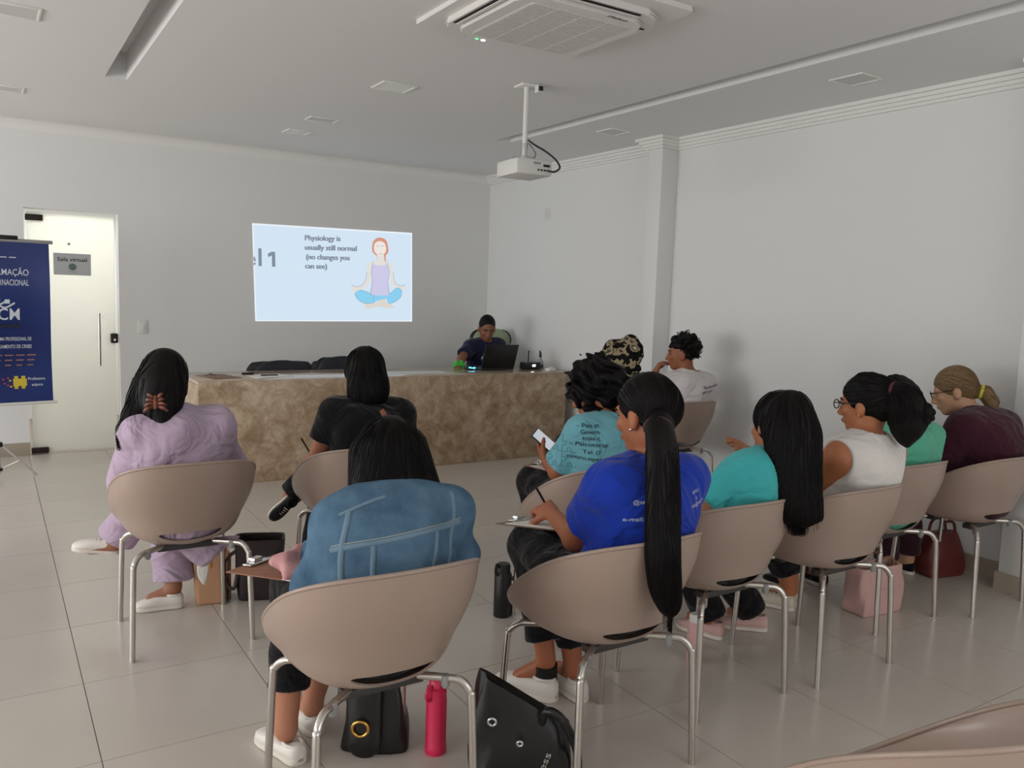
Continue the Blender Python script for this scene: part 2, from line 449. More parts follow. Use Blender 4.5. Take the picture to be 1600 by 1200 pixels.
for x in (-0.14, 0.0, 0.14): box('rib', (x-0.002, -0.258, -0.0775), (x+0.002, 0.258, -0.0765), acm, ac)
dark = mat('vent_dark', (38, 36, 35), 0.7)
for k in range(4):
    e = box('air_outlet', (-0.235, 0.342, -0.053), (0.235, 0.374, -0.049), dark, ac); e.rotation_euler = (0, 0, math.pi/2*k)
    bm = bmesh.new(); bm_box(bm, (-0.23, 0.346, -0.060), (0.23, 0.364, -0.056), 0.001)
    f = bm_obj('louver', bm, acm, ac); f.rotation_euler = (0, 0, math.pi/2*k)
text_on('lettering', 'Philco', (0.09, -0.313, -0.0735), (1, 0, 0), (0, -1, 0), 0.11, mat('logo_dark', (52, 50, 50), 0.5), ac, height=0.024)
for dx, colr in ((-0.20, (60, 255, 120)), (-0.165, (235, 240, 255))):
    bm = bmesh.new(); bmesh.ops.create_uvsphere(bm, u_segments=12, v_segments=8, radius=0.006 if dx < -0.18 else 0.009, matrix=Matrix.Translation((dx, 0.318, -0.072)) @ Matrix.Diagonal((1.4, 1, 0.6, 1)))
    bm_obj('indicator', bm, emis('led_%d' % colr[0], colr, 4.0), ac, smooth=True)

# projector on its ceiling mount
pj = empty('projector', (2.86, 4.42, 0), math.radians(-4)); tag(pj, 'white projector hanging from a pole on the ceiling', 'projector')
box('ceiling_plate', (-0.06, -0.06, ZC-0.012), (0.06, 0.06, ZC), M['white_trim'], pj, bev=0.004)
tube('pole', [(0, 0, 2.43), (0, 0, ZC-0.01)], 0.017, M['whiteplastic'], pj, smooth_path=False, seg=16)
tube('inner_pole', [(0, 0, 2.355), (0, 0, 2.44)], 0.022, M['silver'], pj, smooth_path=False, seg=16)
sk = box('socket', (0.03, -0.085, ZC-0.05), (0.075, -0.045, ZC-0.004), M['whiteplastic'], pj, bev=0.004)
box('plug', (0.035, -0.098, ZC-0.042), (0.062, -0.085, ZC-0.014), M['blackplastic'], pj, bev=0.003)
bod = box('body', (-0.125, -0.135, 2.235), (0.125, 0.135, 2.33), M['whiteplastic'], pj, bev=0.012)
multi_box('port', [((0.02+0.022*i, -0.1375, 2.262), (0.034+0.022*i, -0.135, 2.272)) for i in range(3)], M['blackplastic'], bod)
box('port', (0.06, -0.14, 2.288), (0.105, -0.135, 2.302), M['blackplastic'], bod)
box('label_plate', (-0.01, -0.1365, 2.30), (0.04, -0.135, 2.313), M['greyplastic'], bod)
lathe('lens', [(0, 0), (0.035, 0), (0.038, 0.03), (0.03, 0.034), (0, 0.02)], M['blackplastic'], bod, loc=(0.05, 0.13, 2.285)).rotation_euler = (-math.pi/2, 0, 0)
multi_box('bracket', [((-0.05, -0.05, 2.343), (0.05, 0.05, 2.355)), ((-0.08, -0.008, 2.33), (-0.05, 0.008, 2.352)), ((0.05, -0.008, 2.33), (0.08, 0.008, 2.352)), ((-0.008, -0.08, 2.33), (0.008, -0.05, 2.352))], M['silver'], pj, bev=0.002)
tube('cable', [(0.01, -0.02, 2.46), (0.04, -0.05, 2.43), (0.10, -0.09, 2.39), (0.15, -0.13, 2.34), (0.16, -0.165, 2.29), (0.12, -0.17, 2.26), (0.085, -0.14, 2.267)], 0.006, M['blackplastic'], pj)
tube('cable', [(0.015, -0.02, 2.44), (0.05, -0.05, 2.38), (0.04, -0.04, 2.345), (0.02, -0.05, 2.332)], 0.0025, M['blackplastic'], pj)

# ------------------------------------------------------------------ projected slide
SC = [np.array(p) for p in ((2.144, 2.092), (3.813, 2.114), (3.834, 1.180), (2.174, 1.165))]   # tl tr br bl  (x,z)
CR = (72.0, 1410.0, 100.0, 915.0)
def smap(px, py):
    # bilinear over the slide quad, from slide drawing units
    tl, tr_, br, bl = (72, 100), (1412, 187), (1405, 915), (100, 915)
    u = (px-85.0)/(1408-85.0)
    for _ in range(3):
        top = tl[1]+(tr_[1]-tl[1])*u; bot = 915.0
        v = (py-top)/(bot-top)
        l = tl[0]+(bl[0]-tl[0])*v; r = tr_[0]+(br[0]-tr_[0])*v
        u = (px-l)/(r-l)
    p = (SC[0]*(1-u)+SC[1]*u)*(1-v)+(SC[3]*(1-u)+SC[2]*u)*v
    return p
slide = empty('projected_slide', (2.99, Y1, 1.64)); tag(slide, 'bright projected slide about physiology with a meditating figure on the back wall', 'projection')
def slide_poly(name, pts, col, layer, smooth=True, parent=slide):
    if smooth: pts = catmull(pts, 5, True)
    y = -0.003-0.0006*layer
    V = []
    for p in pts:
        q = smap(p[0], p[1]); V.append((q[0]-2.99, y, q[1]-1.64))
    bm = bmesh.new(); bm.faces.new([bm.verts.new(v) for v in V])
    bmesh.ops.triangulate(bm, faces=bm.faces)
    bm.normal_update()
    return bm_obj(name, bm, emis('slide_%s_%d_%d' % (name, layer, len(bpy.data.materials)), col, 1.0), parent)
slide_poly('frame', [(72, 100), (1412, 187), (1405, 915), (100, 915)], (235, 243, 250), 0, smooth=False)
slide_poly('background', [(82, 112), (1402, 198), (1396, 906), (108, 906)], (211, 229, 244), 1, smooth=False)
def slide_line(name, pts, w, col, layer, closed=False):
    p = catmull(pts, 6, closed)
    if closed: p = np.vstack([p, p[:1]])
    T = np.gradient(p, axis=0); T /= np.linalg.norm(T, axis=1)[:, None]+1e-9
    N = np.stack([-T[:, 1], T[:, 0]], 1)
    A = p+N*w/2; B = p-N*w/2; V = []; F = []
    y = -0.003-0.0006*layer
    for a, b_ in zip(A, B):
        for q in (a, b_):
            s_ = smap(*q); V.append((s_[0]-2.99, y, s_[1]-1.64))
    for i in range(len(p)-1): F.append((2*i, 2*i+1, 2*i+3, 2*i+2))
    return mesh_obj(name, V, F, col, slide)
txt_e = emis('slide_text', (132, 142, 158), 1.0)
def slide_text(s, x, y, w, h, slope=0.03, clip=None, bold=0):
    v, f = text_geo(s)
    x0, x1 = v[:, 0].min(), v[:, 0].max(); k = w/(x1-x0)
    V = []
    for p in v:
        px = x+(p[0]-x0)*k; py = y-p[1]/0.69*h+slope*(px-x)
        if clip and px < clip: px = clip
        q = smap(px, py); V.append((q[0]-2.99, -0.0056, q[1]-1.64))
    mesh_obj('lettering', V, f, txt_e, slide)
for dx in (0, 2.5, 5):
    slide_text('Physiology is', 480+dx, 240, 292, 42); slide_text('usually still normal', 480+dx, 318, 430, 42)
    slide_text('(no changes you', 490+dx, 396, 358, 42); slide_text('can see)', 482+dx, 472, 177, 42)
for dx in (0, 4, 8):
    slide_text('e', 40+dx, 443, 56, 110, clip=84) if dx == 4 else None
slide_poly('lettering', [(190, 352), (222, 334), (247, 336), (250, 460), (224, 459), (222, 366), (196, 380)], (132, 142, 158), 5, smooth=False)
slide_poly('lettering', [(118, 306), (143, 308), (146, 455), (121, 453)], (132, 142, 158), 5, smooth=False)
HAIR, SKIN, TOP, PANT = (214, 150, 130), (226, 222, 218), (205, 203, 232), (140, 208, 240)
ln = emis('slide_outline', (130, 150, 170), 1.0)
slide_poly('figure_hair', [(1115, 222), (1170, 240), (1188, 290), (1192, 340), (1165, 375), (1170, 410), (1150, 425), (1100, 425), (1085, 405), (1088, 375), (1050, 335), (1052, 270), (1075, 235)], HAIR, 2)
slide_poly('figure_face', [(1115, 250), (1160, 270), (1172, 320), (1160, 350), (1120, 378), (1080, 350), (1065, 320), (1072, 270)], (238, 230, 224), 3)
slide_poly('figure_neck', [(1092, 350), (1150, 350), (1160, 420), (1210, 430), (1190, 460), (1050, 455), (1030, 430), (1085, 415)], SKIN, 3, smooth=False)
slide_poly('figure_arm', [(1040, 420), (1010, 440), (1000, 500), (985, 580), (930, 625), (865, 615), (862, 645), (885, 668), (960, 650), (1025, 590), (1040, 520), (1045, 450)], SKIN, 3)
slide_poly('figure_arm', [(1195, 425), (1228, 445), (1235, 510), (1248, 590), (1300, 620), (1345, 612), (1350, 640), (1320, 655), (1260, 640), (1215, 600), (1200, 540), (1192, 460)], SKIN, 3)
slide_poly('figure_foot', [(980, 760), (1060, 765), (1150, 725), (1180, 760), (1235, 785), (1235, 803), (1160, 803), (1100, 790), (1040, 806), (990, 803)], (220, 214, 208), 3)
slide_poly('figure_leg', [(940, 652), (1000, 668), (1040, 690), (1120, 700), (1165, 715), (1090, 735), (1060, 760), (980, 762), (920, 730), (895, 680)], PANT, 4)
slide_poly('figure_leg', [(1270, 636), (1310, 660), (1300, 710), (1240, 755), (1190, 765), (1165, 725), (1080, 745), (1130, 690), (1195, 690)], PANT, 4)
slide_poly('figure_top', [(1050, 445), (1120, 455), (1185, 445), (1198, 520), (1185, 580), (1198, 690), (1110, 695), (1028, 685), (1050, 590), (1040, 520)], TOP, 5)
for pts in ([(1085, 290), (1098, 294), (1110, 291)], [(1128, 291), (1140, 294), (1155, 290)], [(1105, 352), (1120, 357), (1138, 352)], [(1000, 500), (985, 580), (930, 625), (865, 612)], [(1235, 510), (1248, 590), (1300, 620), (1345, 610)], [(895, 680), (920, 730), (980, 764), (1060, 760)], [(1310, 660), (1300, 712), (1240, 755), (1190, 767)], [(1050, 445), (1040, 520), (1050, 590), (1028, 685)], [(1185, 445), (1198, 520), (1185, 580), (1198, 690)], [(1052, 415), (1052, 450)], [(1176, 412), (1182, 450)], [(1060, 700), (1062, 760)], [(940, 652), (1000, 668), (1050, 695)], [(1195, 690), (1270, 636), (1312, 665)]):
    slide_line('outline', pts, 3.2, ln, 6)
# ================================================================== shell chairs
def chair_geo():
    NT, NS = 96, 22
    th = np.linspace(0, 2*math.pi, NT, endpoint=False)
    ct, st = np.cos(th), np.sin(th)
    n = 2.6
    rx = 0.283*np.sign(st)*np.abs(st)**(2/n); ry = -0.015-0.275*np.sign(ct)*np.abs(ct)**(2/n)
    t = np.clip((ry+0.29)/0.55, 0, 1)
    rz = 0.793-0.363*t**1.55
    rz -= 0.018*(np.abs(rx)/0.283)**3*(1-t)
    rim = np.stack([rx, ry, rz], 1)
    m = 2.3
    bx_ = 0.205*np.sign(st)*np.abs(st)**(2/m); by_ = 0.01-0.215*np.sign(ct)*np.abs(ct)**(2/m)
    B = np.stack([bx_, by_, np.full(NT, 0.432)], 1)
    C = np.array([0, 0.02, 0.432])
    V = [C]; F = []
    NS1 = 5; NS2 = 8; NS3 = NS-NS1-NS2
    for j in range(1, NS+1):
        for i in range(NT):
            back = max(0.0, -B[i][1])/0.205
            Q0 = C+(B[i]-C)*(0.62); Q1 = B[i]*(1-0.34)+rim[i]*0.34
            if j <= NS1: p = C+(Q0-C)*j/NS1
            elif j <= NS1+NS2:
                t_ = (j-NS1)/NS2; p = (1-t_)**2*Q0+2*t_*(1-t_)*B[i]+t_**2*Q1
            else:
                t_ = (j-NS1-NS2)/NS3; p = Q1+(rim[i]-Q1)*t_
                p = p+np.array([p[0], p[1], 0])*0.05*math.sin(math.pi*t_)
            V.append(p)
    for i in range(NT):
        F.append((0, 1+i, 1+(i+1) % NT))
        for j in range(NS-1):
            a = 1+j*NT+i; b_ = 1+j*NT+(i+1) % NT
            F.append((a, a+NT, b_+NT, b_))
    return V, F, rim
CHV, CHF, CHRIM = chair_geo()

def make_chair():
    root = empty('shell_chair')
    sh = mesh_obj('shell', CHV, CHF, M['plastic'], root, smooth=True)
    so = sh.modifiers.new('s', 'SOLIDIFY'); so.thickness = 0.006; so.offset = 0
    # lens shaped opening between back and seat
    bm = bmesh.new(); bmesh.ops.create_uvsphere(bm, u_segments=24, v_segments=16, radius=1, matrix=Matrix.Translation((0, -0.205, 0.474)) @ Matrix.Rotation(0.5, 4, 'X') @ Matrix.Diagonal((0.13, 0.10, 0.028, 1)))
    cut = bm_obj('cutter', bm, None)
    bo = sh.modifiers.new('b', 'BOOLEAN'); bo.operation = 'DIFFERENCE'; bo.object = cut; bo.solver = 'EXACT'
    dg = bpy.context.evaluated_depsgraph_get(); dg.update()
    me = bpy.data.meshes.new_from_object(sh.evaluated_get(dg))
    sh.modifiers.clear(); sh.data = me
    if len(me.materials) == 0: me.materials.append(M['plastic'])
    bpy.data.objects.remove(cut)
    auto_smooth(sh, 0.9)
    p = np.vstack([CHRIM, CHRIM[:1]])
    v, f = tube_geo(p, 0.0065, 6, cap=False)
    mesh_obj('rim', v, f, M['plastic'], root, smooth=True)
    for sx in (-1, 1):
        tube('leg', [(sx*0.236, -0.228, 0.0), (sx*0.226, -0.213, 0.34), (sx*0.221, -0.207, 0.385), (sx*0.202, -0.19, 0.414), (sx*0.17, -0.165, 0.42), (sx*0.09, -0.10, 0.42)], 0.0118, M['chrome'], root, seg=12)
        tube('leg', [(sx*0.222, 0.232, 0.0), (sx*0.212, 0.215, 0.34), (sx*0.206, 0.207, 0.38), (sx*0.185, 0.18, 0.408), (sx*0.15, 0.15, 0.413), (sx*0.09, 0.10, 0.415)], 0.0118, M['chrome'], root, seg=12)
    multi_box('mount', [((-0.12, -0.12, 0.40), (0.12, -0.075, 0.425)), ((-0.12, 0.075, 0.40), (0.12, 0.12, 0.425)), ((-0.02, -0.08, 0.405), (0.02, 0.08, 0.42))], M['darkgrey'], root, bev=0.003)
    for sx in (-1, 1):
        lathe('clip', [(0, 0.43), (0.013, 0.43), (0.013, 0.40), (0.008, 0.392), (0, 0.392)], M['greyplastic'], root, seg=10, loc=(sx*0.165, -0.165, 0))
    return root

CHAIRS = {
 'lilac': (0.68, 3.65, 0, 'taupe plastic shell chair under the person in the lilac sweater'),
 'black': (1.47, 3.68, -4, 'taupe plastic shell chair under the person in the black blouse'),
 'denim': (0.895, 2.12, 0, 'taupe plastic shell chair under the person in the denim jacket'),
 'puzzle': (2.27, 2.90, 0, 'taupe plastic shell chair under the person in the light teal printed shirt'),
 'scarf': (2.85, 3.45, 0, 'taupe plastic shell chair under the person with the patterned headscarf'),
 'white': (4.22, 4.42, 0, 'taupe plastic shell chair by the pillar under the person in the white printed shirt'),
 'blue': (1.66, 2.03, 0, 'taupe plastic shell chair under the person in the royal blue shirt'),
 'teal': (2.33, 2.21, 0, 'taupe plastic shell chair under the person in the turquoise blouse'),
 'tank': (2.95, 2.17, 0, 'taupe plastic shell chair under the person in the white sleeveless top'),
 'mint': (3.64, 2.38, 0, 'taupe plastic shell chair under the person in the mint green top'),
 'maroon': (4.275, 2.28, 0, 'taupe plastic shell chair under the person in the maroon shirt'),
 'empty': (1.595, 0.87, -6, 'empty taupe plastic shell chair standing alone behind the rows'),
}
proto = make_chair()
for i, (k, (x, y, r, lab)) in enumerate(CHAIRS.items()):
    c = proto if i == 0 else copy_tree(proto)
    c.location = (x, y, 0); c.rotation_euler = (0, 0, math.radians(r))
    tag(c, lab, 'chair', 'shell chairs in rows')
# ================================================================== implicit-surface modelling for people, hair and soft bags
def nz(v):
    v = np.array(v, float); return v/(np.linalg.norm(v)+1e-12)
A3 = lambda *a: np.array(a, float)

class Prim:
    pass
def cap(a, b, ra, rb=None, flat=None, clip=None):
    """tapered capsule; flat=(normal, factor) squashes it along normal; clip=(point, normal) cuts it flat"""
    p = Prim(); p.t = 'c'; p.a = A3(*a); p.b = A3(*b); p.ra = ra; p.rb = ra if rb is None else rb
    p.flat = None if flat is None else (nz(flat[0]), flat[1]); p.clip = None if clip is None else (A3(*clip[0]), nz(clip[1]))
    r = max(p.ra, p.rb); p.lo = np.minimum(p.a, p.b)-r; p.hi = np.maximum(p.a, p.b)+r
    return p
def ell(c, r, R=None, clip=None):
    """ellipsoid with axes = rows of R"""
    p = Prim(); p.t = 'e'; p.c = A3(*c); p.r = A3(*r); p.R = np.eye(3) if R is None else np.array(R, float)
    p.clip = None if clip is None else (A3(*clip[0]), nz(clip[1]))
    m = np.sqrt(((p.R*p.r[:, None])**2).sum(0)); p.lo = p.c-m; p.hi = p.c+m
    return p
def pdist(p, X, Y, Z):
    if p.t == 'c':
        x, y, z = X-p.a[0], Y-p.a[1], Z-p.a[2]; ab = p.b-p.a
        sc = 1.0
        if p.flat is not None:
            n, s = p.flat
            q = (x*n[0]+y*n[1]+z*n[2])*(s-1)
            x, y, z = x+q*n[0], y+q*n[1], z+q*n[2]
            ab = ab+n*np.dot(ab, n)*(s-1); sc = 2.0/(1+s)
        L = np.dot(ab, ab)+1e-12
        h = np.clip((x*ab[0]+y*ab[1]+z*ab[2])/L, 0, 1)
        d = np.sqrt((x-h*ab[0])**2+(y-h*ab[1])**2+(z-h*ab[2])**2)-(p.ra+(p.rb-p.ra)*h)
        d = d*sc
    else:
        x, y, z = X-p.c[0], Y-p.c[1], Z-p.c[2]; q0 = 0; q1 = 0
        for i in range(3):
            w = x*p.R[i][0]+y*p.R[i][1]+z*p.R[i][2]
            q0 = q0+(w/p.r[i])**2; q1 = q1+(w/p.r[i]**2)**2
        k0 = np.sqrt(q0); d = k0*(k0-1)/(np.sqrt(q1)+1e-6)
    if p.clip is not None:
        c, n = p.clip
        d = np.maximum(d, (X-c[0])*n[0]+(Y-c[1])*n[1]+(Z-c[2])*n[2])
    return d

class Field:
    def __init__(s, prims, h, pad=0.04):
        lo = np.min([p.lo for p in prims], 0)-pad; hi = np.max([p.hi for p in prims], 0)+pad
        s.h = h; s.lo = lo; n = np.ceil((hi-lo)/h).astype(int)+1; s.n = n
        s.F = np.full(n, 0.2, np.float32)
        s.ax = [(lo[i]+h*np.arange(n[i])).astype(np.float32) for i in range(3)]
    def sl(s, lo, hi):
        a = np.clip(np.floor((lo-s.lo)/s.h).astype(int), 0, s.n-1); b = np.clip(np.ceil((hi-s.lo)/s.h).astype(int)+1, 1, s.n)
        return tuple(slice(a[i], b[i]) for i in range(3))
    def grid(s, q):
        return s.ax[0][q[0]][:, None, None], s.ax[1][q[1]][None, :, None], s.ax[2][q[2]][None, None, :]
    def add(s, p, k=0.03, inf=0.0):
        q = s.sl(p.lo-inf-k-2*s.h, p.hi+inf+k+2*s.h)
        d = pdist(p, *s.grid(q))-inf; a = s.F[q]
        hh = np.clip(0.5+0.5*(a-d)/k, 0, 1)
        s.F[q] = a*(1-hh)+d*hh-k*hh*(1-hh)
    def sub(s, p, k=0.01, inf=0.0):
        q = s.sl(p.lo-inf-k-2*s.h, p.hi+inf+k+2*s.h)
        d = -(pdist(p, *s.grid(q))-inf); a = s.F[q]
        hh = np.clip(0.5-0.5*(a-d)/k, 0, 1)
        s.F[q] = a*(1-hh)+d*hh+k*hh*(1-hh)
    def plane(s, c, n):
        n = nz(n); X, Y, Z = s.grid((slice(None),)*3)
        s.F = np.maximum(s.F, ((X-c[0])*n[0]+(Y-c[1])*n[1]+(Z-c[2])*n[2]).astype(np.float32))
    def wobble(s, amp, freq, seed=0, n=4, aniso=(1, 1, 1)):
        r = np.random.default_rng(seed); X, Y, Z = s.grid((slice(None),)*3)
        for i in range(n):
            d = nz(r.normal(size=3))*np.array(aniso)*freq*(0.7+0.8*r.random()); ph = r.random()*6.28
            d2 = nz(r.normal(size=3))*freq*0.5
            s.F += (amp/n*1.6*np.sin(d[0]*X+d[1]*Y+d[2]*Z+ph+1.5*np.sin(d2[0]*X+d2[1]*Y+d2[2]*Z))).astype(np.float32)
    def mesh(s):
        F = s.F; S = F < 0
        cs = S[:-1, :-1, :-1].astype(np.int8)
        tot = np.zeros(np.array(F.shape)-1, np.int8)
        for dx in (0, 1):
            for dy in (0, 1):
                for dz in (0, 1):
                    tot += S[dx:F.shape[0]-1+dx, dy:F.shape[1]-1+dy, dz:F.shape[2]-1+dz]
        act = (tot > 0) & (tot < 8)
        I = np.argwhere(act)
        idx = np.full(act.shape, -1, np.int32); idx[act] = np.arange(len(I))
        cn = [(a, b_, c) for a in (0, 1) for b_ in (0, 1) for c in (0, 1)]
        vals = np.stack([F[I[:, 0]+a, I[:, 1]+b_, I[:, 2]+c] for a, b_, c in cn], 1)
        acc = np.zeros((len(I), 3)); cnt = np.zeros(len(I))
        for i in range(8):
            for j in range(i+1, 8):
                if sum(abs(cn[i][k]-cn[j][k]) for k in range(3)) != 1: continue
                v0, v1 = vals[:, i], vals[:, j]; m = (v0 < 0) != (v1 < 0)
                t = np.where(m, v0/np.where(m, v0-v1, 1), 0)
                p = np.array(cn[i])[None]+t[:, None]*(np.array(cn[j])-np.array(cn[i]))[None]
                acc += np.where(m[:, None], p, 0); cnt += m
        V = s.lo+s.h*(I+acc/cnt[:, None])
        Q = []
        # x edges
        m = S[:-1, 1:-1, 1:-1] != S[1:, 1:-1, 1:-1]; E = np.argwhere(m)
        if len(E):
            i, j, k = E[:, 0], E[:, 1]+1, E[:, 2]+1
            q = np.stack([idx[i, j-1, k-1], idx[i, j, k-1], idx[i, j, k], idx[i, j-1, k]], 1); fl = S[i, j, k]; q[~fl] = q[~fl][:, ::-1]; Q.append(q)
        m = S[1:-1, :-1, 1:-1] != S[1:-1, 1:, 1:-1]; E = np.argwhere(m)
        if len(E):
            i, j, k = E[:, 0]+1, E[:, 1], E[:, 2]+1
            q = np.stack([idx[i-1, j, k-1], idx[i-1, j, k], idx[i, j, k], idx[i, j, k-1]], 1); fl = S[i, j, k]; q[~fl] = q[~fl][:, ::-1]; Q.append(q)
        m = S[1:-1, 1:-1, :-1] != S[1:-1, 1:-1, 1:]; E = np.argwhere(m)
        if len(E):
            i, j, k = E[:, 0]+1, E[:, 1]+1, E[:, 2]
            q = np.stack([idx[i-1, j-1, k], idx[i, j-1, k], idx[i, j, k], idx[i-1, j, k]], 1); fl = S[i, j, k]; q[~fl] = q[~fl][:, ::-1]; Q.append(q)
        return V, np.vstack(Q)

def np_mesh(name, V, Q, m, parent=None, extra=None):
    """mesh from numpy quads (+ optional extra (verts, faces))"""
    me = bpy.data.meshes.new(name)
    if extra and len(extra[0]):
        ev = np.array(extra[0], float); ef = [tuple(i+len(V) for i in f) for f in extra[1]]
        me.from_pydata(np.vstack([V, ev]).tolist(), [], Q.tolist()+ef)
    else:
        me.vertices.add(len(V)); me.vertices.foreach_set('co', V.astype(np.float32).ravel())
        me.loops.add(len(Q)*4); me.loops.foreach_set('vertex_index', Q.astype(np.int32).ravel())
        me.polygons.add(len(Q)); me.polygons.foreach_set('loop_start', np.arange(0, len(Q)*4, 4, dtype=np.int32))
        me.update(calc_edges=True); me.validate()
    me.shade_smooth(); me.materials.append(m)
    o = bpy.data.objects.new(name, me); link(o, parent)
    return o

def sdf_obj(name, prims, h, m, parent=None, k=0.03, inf=0.0, subs=(), wob=None, planes=(), extra=None):
    f = Field(prims, h, pad=0.03+inf)
    for p in prims: f.add(p, getattr(p, 'k', k), inf)
    if wob: f.wobble(*wob)
    for p in subs: f.sub(p)
    for c, n in planes: f.plane(c, n)
    V, Q = f.mesh()
    return np_mesh(name, V, Q, m, parent, extra)

def bvh_of(o):
    me = o.data
    return BVHTree.FromPolygons([v.co[:] for v in me.vertices], [p.vertices[:] for p in me.polygons])

def print_on(name, s, bvh, org, ux, uy, direction, width, m, parent, height=None, lift=0.002):
    v, f = text_geo(s, sub=1, bold=0.006)
    x0, x1 = v[:, 0].min(), v[:, 0].max(); k = width/(x1-x0); ky = height/0.69 if height else k
    org, ux, uy, d = A3(*org), nz(ux), nz(uy), nz(direction)
    V = []
    for p in v:
        q = org+(p[0]-x0)*k*ux+p[1]*ky*uy
        hit = bvh.ray_cast(Vector(q-d*0.4), Vector(d), 1.0)
        V.append(np.array(hit[0])-d*lift if hit[0] is not None else q)
    return mesh_obj(name, V, f, m, parent)

def ribbon_on(name, pts, bvh, direction, width, m, parent, lift=0.002, n=8, thick=True):
    p = catmull(pts, n); d = nz(direction)
    T = np.gradient(p, axis=0); V = []; F = []
    rows = 0
    for i in range(len(p)):
        t = nz(T[i]); s = nz(np.cross(t, d)); row = []
        ok = True
        for a, l in ((-0.5, -0.001), (-0.38, lift), (0.38, lift), (0.5, -0.001)):
            q = p[i]+s*a*width
            hit = bvh.ray_cast(Vector(q-d*0.5), Vector(d), 1.2)
            if hit[0] is None: ok = False; break
            row.append(np.array(hit[0])-d*l)
        if not ok: continue
        V += row; rows += 1
    for i in range(rows-1):
        for j in range(3): F.append((i*4+j, i*4+j+1, i*4+4+j+1, i*4+4+j))
    return mesh_obj(name, V, F, m, parent, smooth=True)

def flow_strands(o, n, parent, m, target=None, seed=1, steps=26, step=0.013, r=0.0016, lift=0.0012, cond=None, tail=0.03, down=(0, 0, -1), jit=0.12):
    """thin strands that follow the surface of a hair mass, downwards or towards the hair tie"""
    rg = np.random.default_rng(seed); bv = bvh_of(o)
    nv = len(o.data.vertices); co = np.zeros(nv*3, np.float32); o.data.vertices.foreach_get('co', co); co = co.reshape(-1, 3)
    if cond is not None: co = co[cond(co)]
    V = []; F = []
    for i in rg.integers(len(co), size=n):
        p = co[i].astype(float); path = []; j = rg.normal(size=3)*jit
        for s in range(steps):
            d = (nz(A3(*target)-p) if target is not None else A3(*down))+j
            h = bv.find_nearest(Vector(p))
            if h[0] is None: break
            nn = np.array(h[1]); q = np.array(h[0])
            if np.dot(p-q, nn) < 0 and s: nn = nn
            path.append(q+nn*lift*(0.6+0.8*rg.random()))
            t = d-nn*np.dot(d, nn)
            if np.linalg.norm(t) < 0.25 or (target is not None and np.linalg.norm(A3(*target)-q) < 0.03):
                break
            p = q+nz(t)*step
        if target is None and len(path) > 2 and tail:
            L = tail*rg.random(); path.append(path[-1]+A3(j[0]*0.3*L, j[1]*0.3*L, -L))
        if len(path) < 4: continue
        v, f = tube_geo(path, np.linspace(r, r*0.5, len(path)), 3, cap=False); k = len(V); V += v; F += [tuple(a+k for a in ff) for ff in f]
    ob = mesh_obj('strands', V, F, m, parent, smooth=True); ob['kind'] = 'stuff'; return ob

def strands(chain, radii, count, r=0.0014, seed=1, axes=None, flatk=1.0, n=5, twist=0.6, spread=1.02, tip=0.6, side=(1, 0, 0), arc=(0, 6.283)):
    """thin tubes lying on the outside of a chain of points"""
    rg = np.random.default_rng(seed); P = catmull(chain, n); R = np.interp(np.linspace(0, 1, len(P)), np.linspace(0, 1, len(radii)), radii)
    T = np.gradient(P, axis=0); V = []; F = []
    sd = nz(side)
    for c in range(count):
        ph = arc[0]+(arc[1]-arc[0])*rg.random(); tw = (rg.random()-0.5)*twist; sp = spread*(0.93+0.12*rg.random()); e = int(len(P)*(0.75+0.25*rg.random())) if rg.random() < 0.5 else len(P)
        st = int(rg.random()*0.2*len(P))
        path = []
        for i in range(st, max(e, st+4)):
            if i >= len(P): break
            t = nz(T[i]); a = nz(sd-t*np.dot(sd, t)); b_ = np.cross(t, a)
            an = ph+tw*i/len(P)
            path.append(P[i]+R[i]*sp*(math.cos(an)*a+math.sin(an)*b_*flatk))
        if len(path) < 3: continue
        v, f = tube_geo(path, np.linspace(r, r*tip, len(path)), 3, cap=False)
        o = len(V); V += v; F += [tuple(q+o for q in ff) for ff in f]
    return V, F
# ================================================================== people
def skin_m(name, rgb):
    rgb = (min(255, rgb[0]*1.05), min(255, rgb[1]*1.1), min(255, rgb[2]*1.1))
    return mat('skin_'+name, rgb, 0.5, spec=0.35, bump=(120, 0.04, 0.002))
def cloth_m(name, rgb, rough=0.85, fold=0.5, var=None):
    m = mat('cloth_'+name, rgb, rough, spec=0.15, sheen=0.15, bump=(6.5, min(1.0, fold*1.5), 0.05), var=var)
    for n in m.node_tree.nodes:
        if n.type == 'TEX_NOISE': n.inputs['Distortion'].default_value = 1.6; n.inputs['Detail'].default_value = 2.5
    return m
M['hair'] = mat('black_hair', (11, 9, 9), 0.5, bump=(26, 0.25, 0.003), stretch=(9, 9, 0.25), spec=0.18)
M['hair_soft'] = mat('dark_hair', (12, 9, 9), 0.65, bump=(60, 0.6, 0.006), spec=0.2)
M['hair_brown'] = mat('brown_hair', (14, 10, 10), 0.5, bump=(26, 0.25, 0.003), stretch=(9, 9, 0.25), spec=0.18)
M['hair_blonde'] = mat('blonde_hair', (150, 122, 84), 0.5, bump=(30, 0.7, 0.006), stretch=(9, 2, 9), var=(30, (96, 74, 50)), spec=0.35)
M['pants_black'] = cloth_m('black_trousers', (19, 18, 20))
M['shoe_white'] = mat('white_shoe', (232, 226, 218), 0.5); M['sole_white'] = mat('white_sole', (226, 218, 206), 0.6)
M['eye'] = mat('eye', (24, 16, 12), 0.15); M['eyewhite'] = mat('eye_white', (214, 208, 200), 0.3); M['lip'] = mat('lip', (128, 66, 56), 0.45)

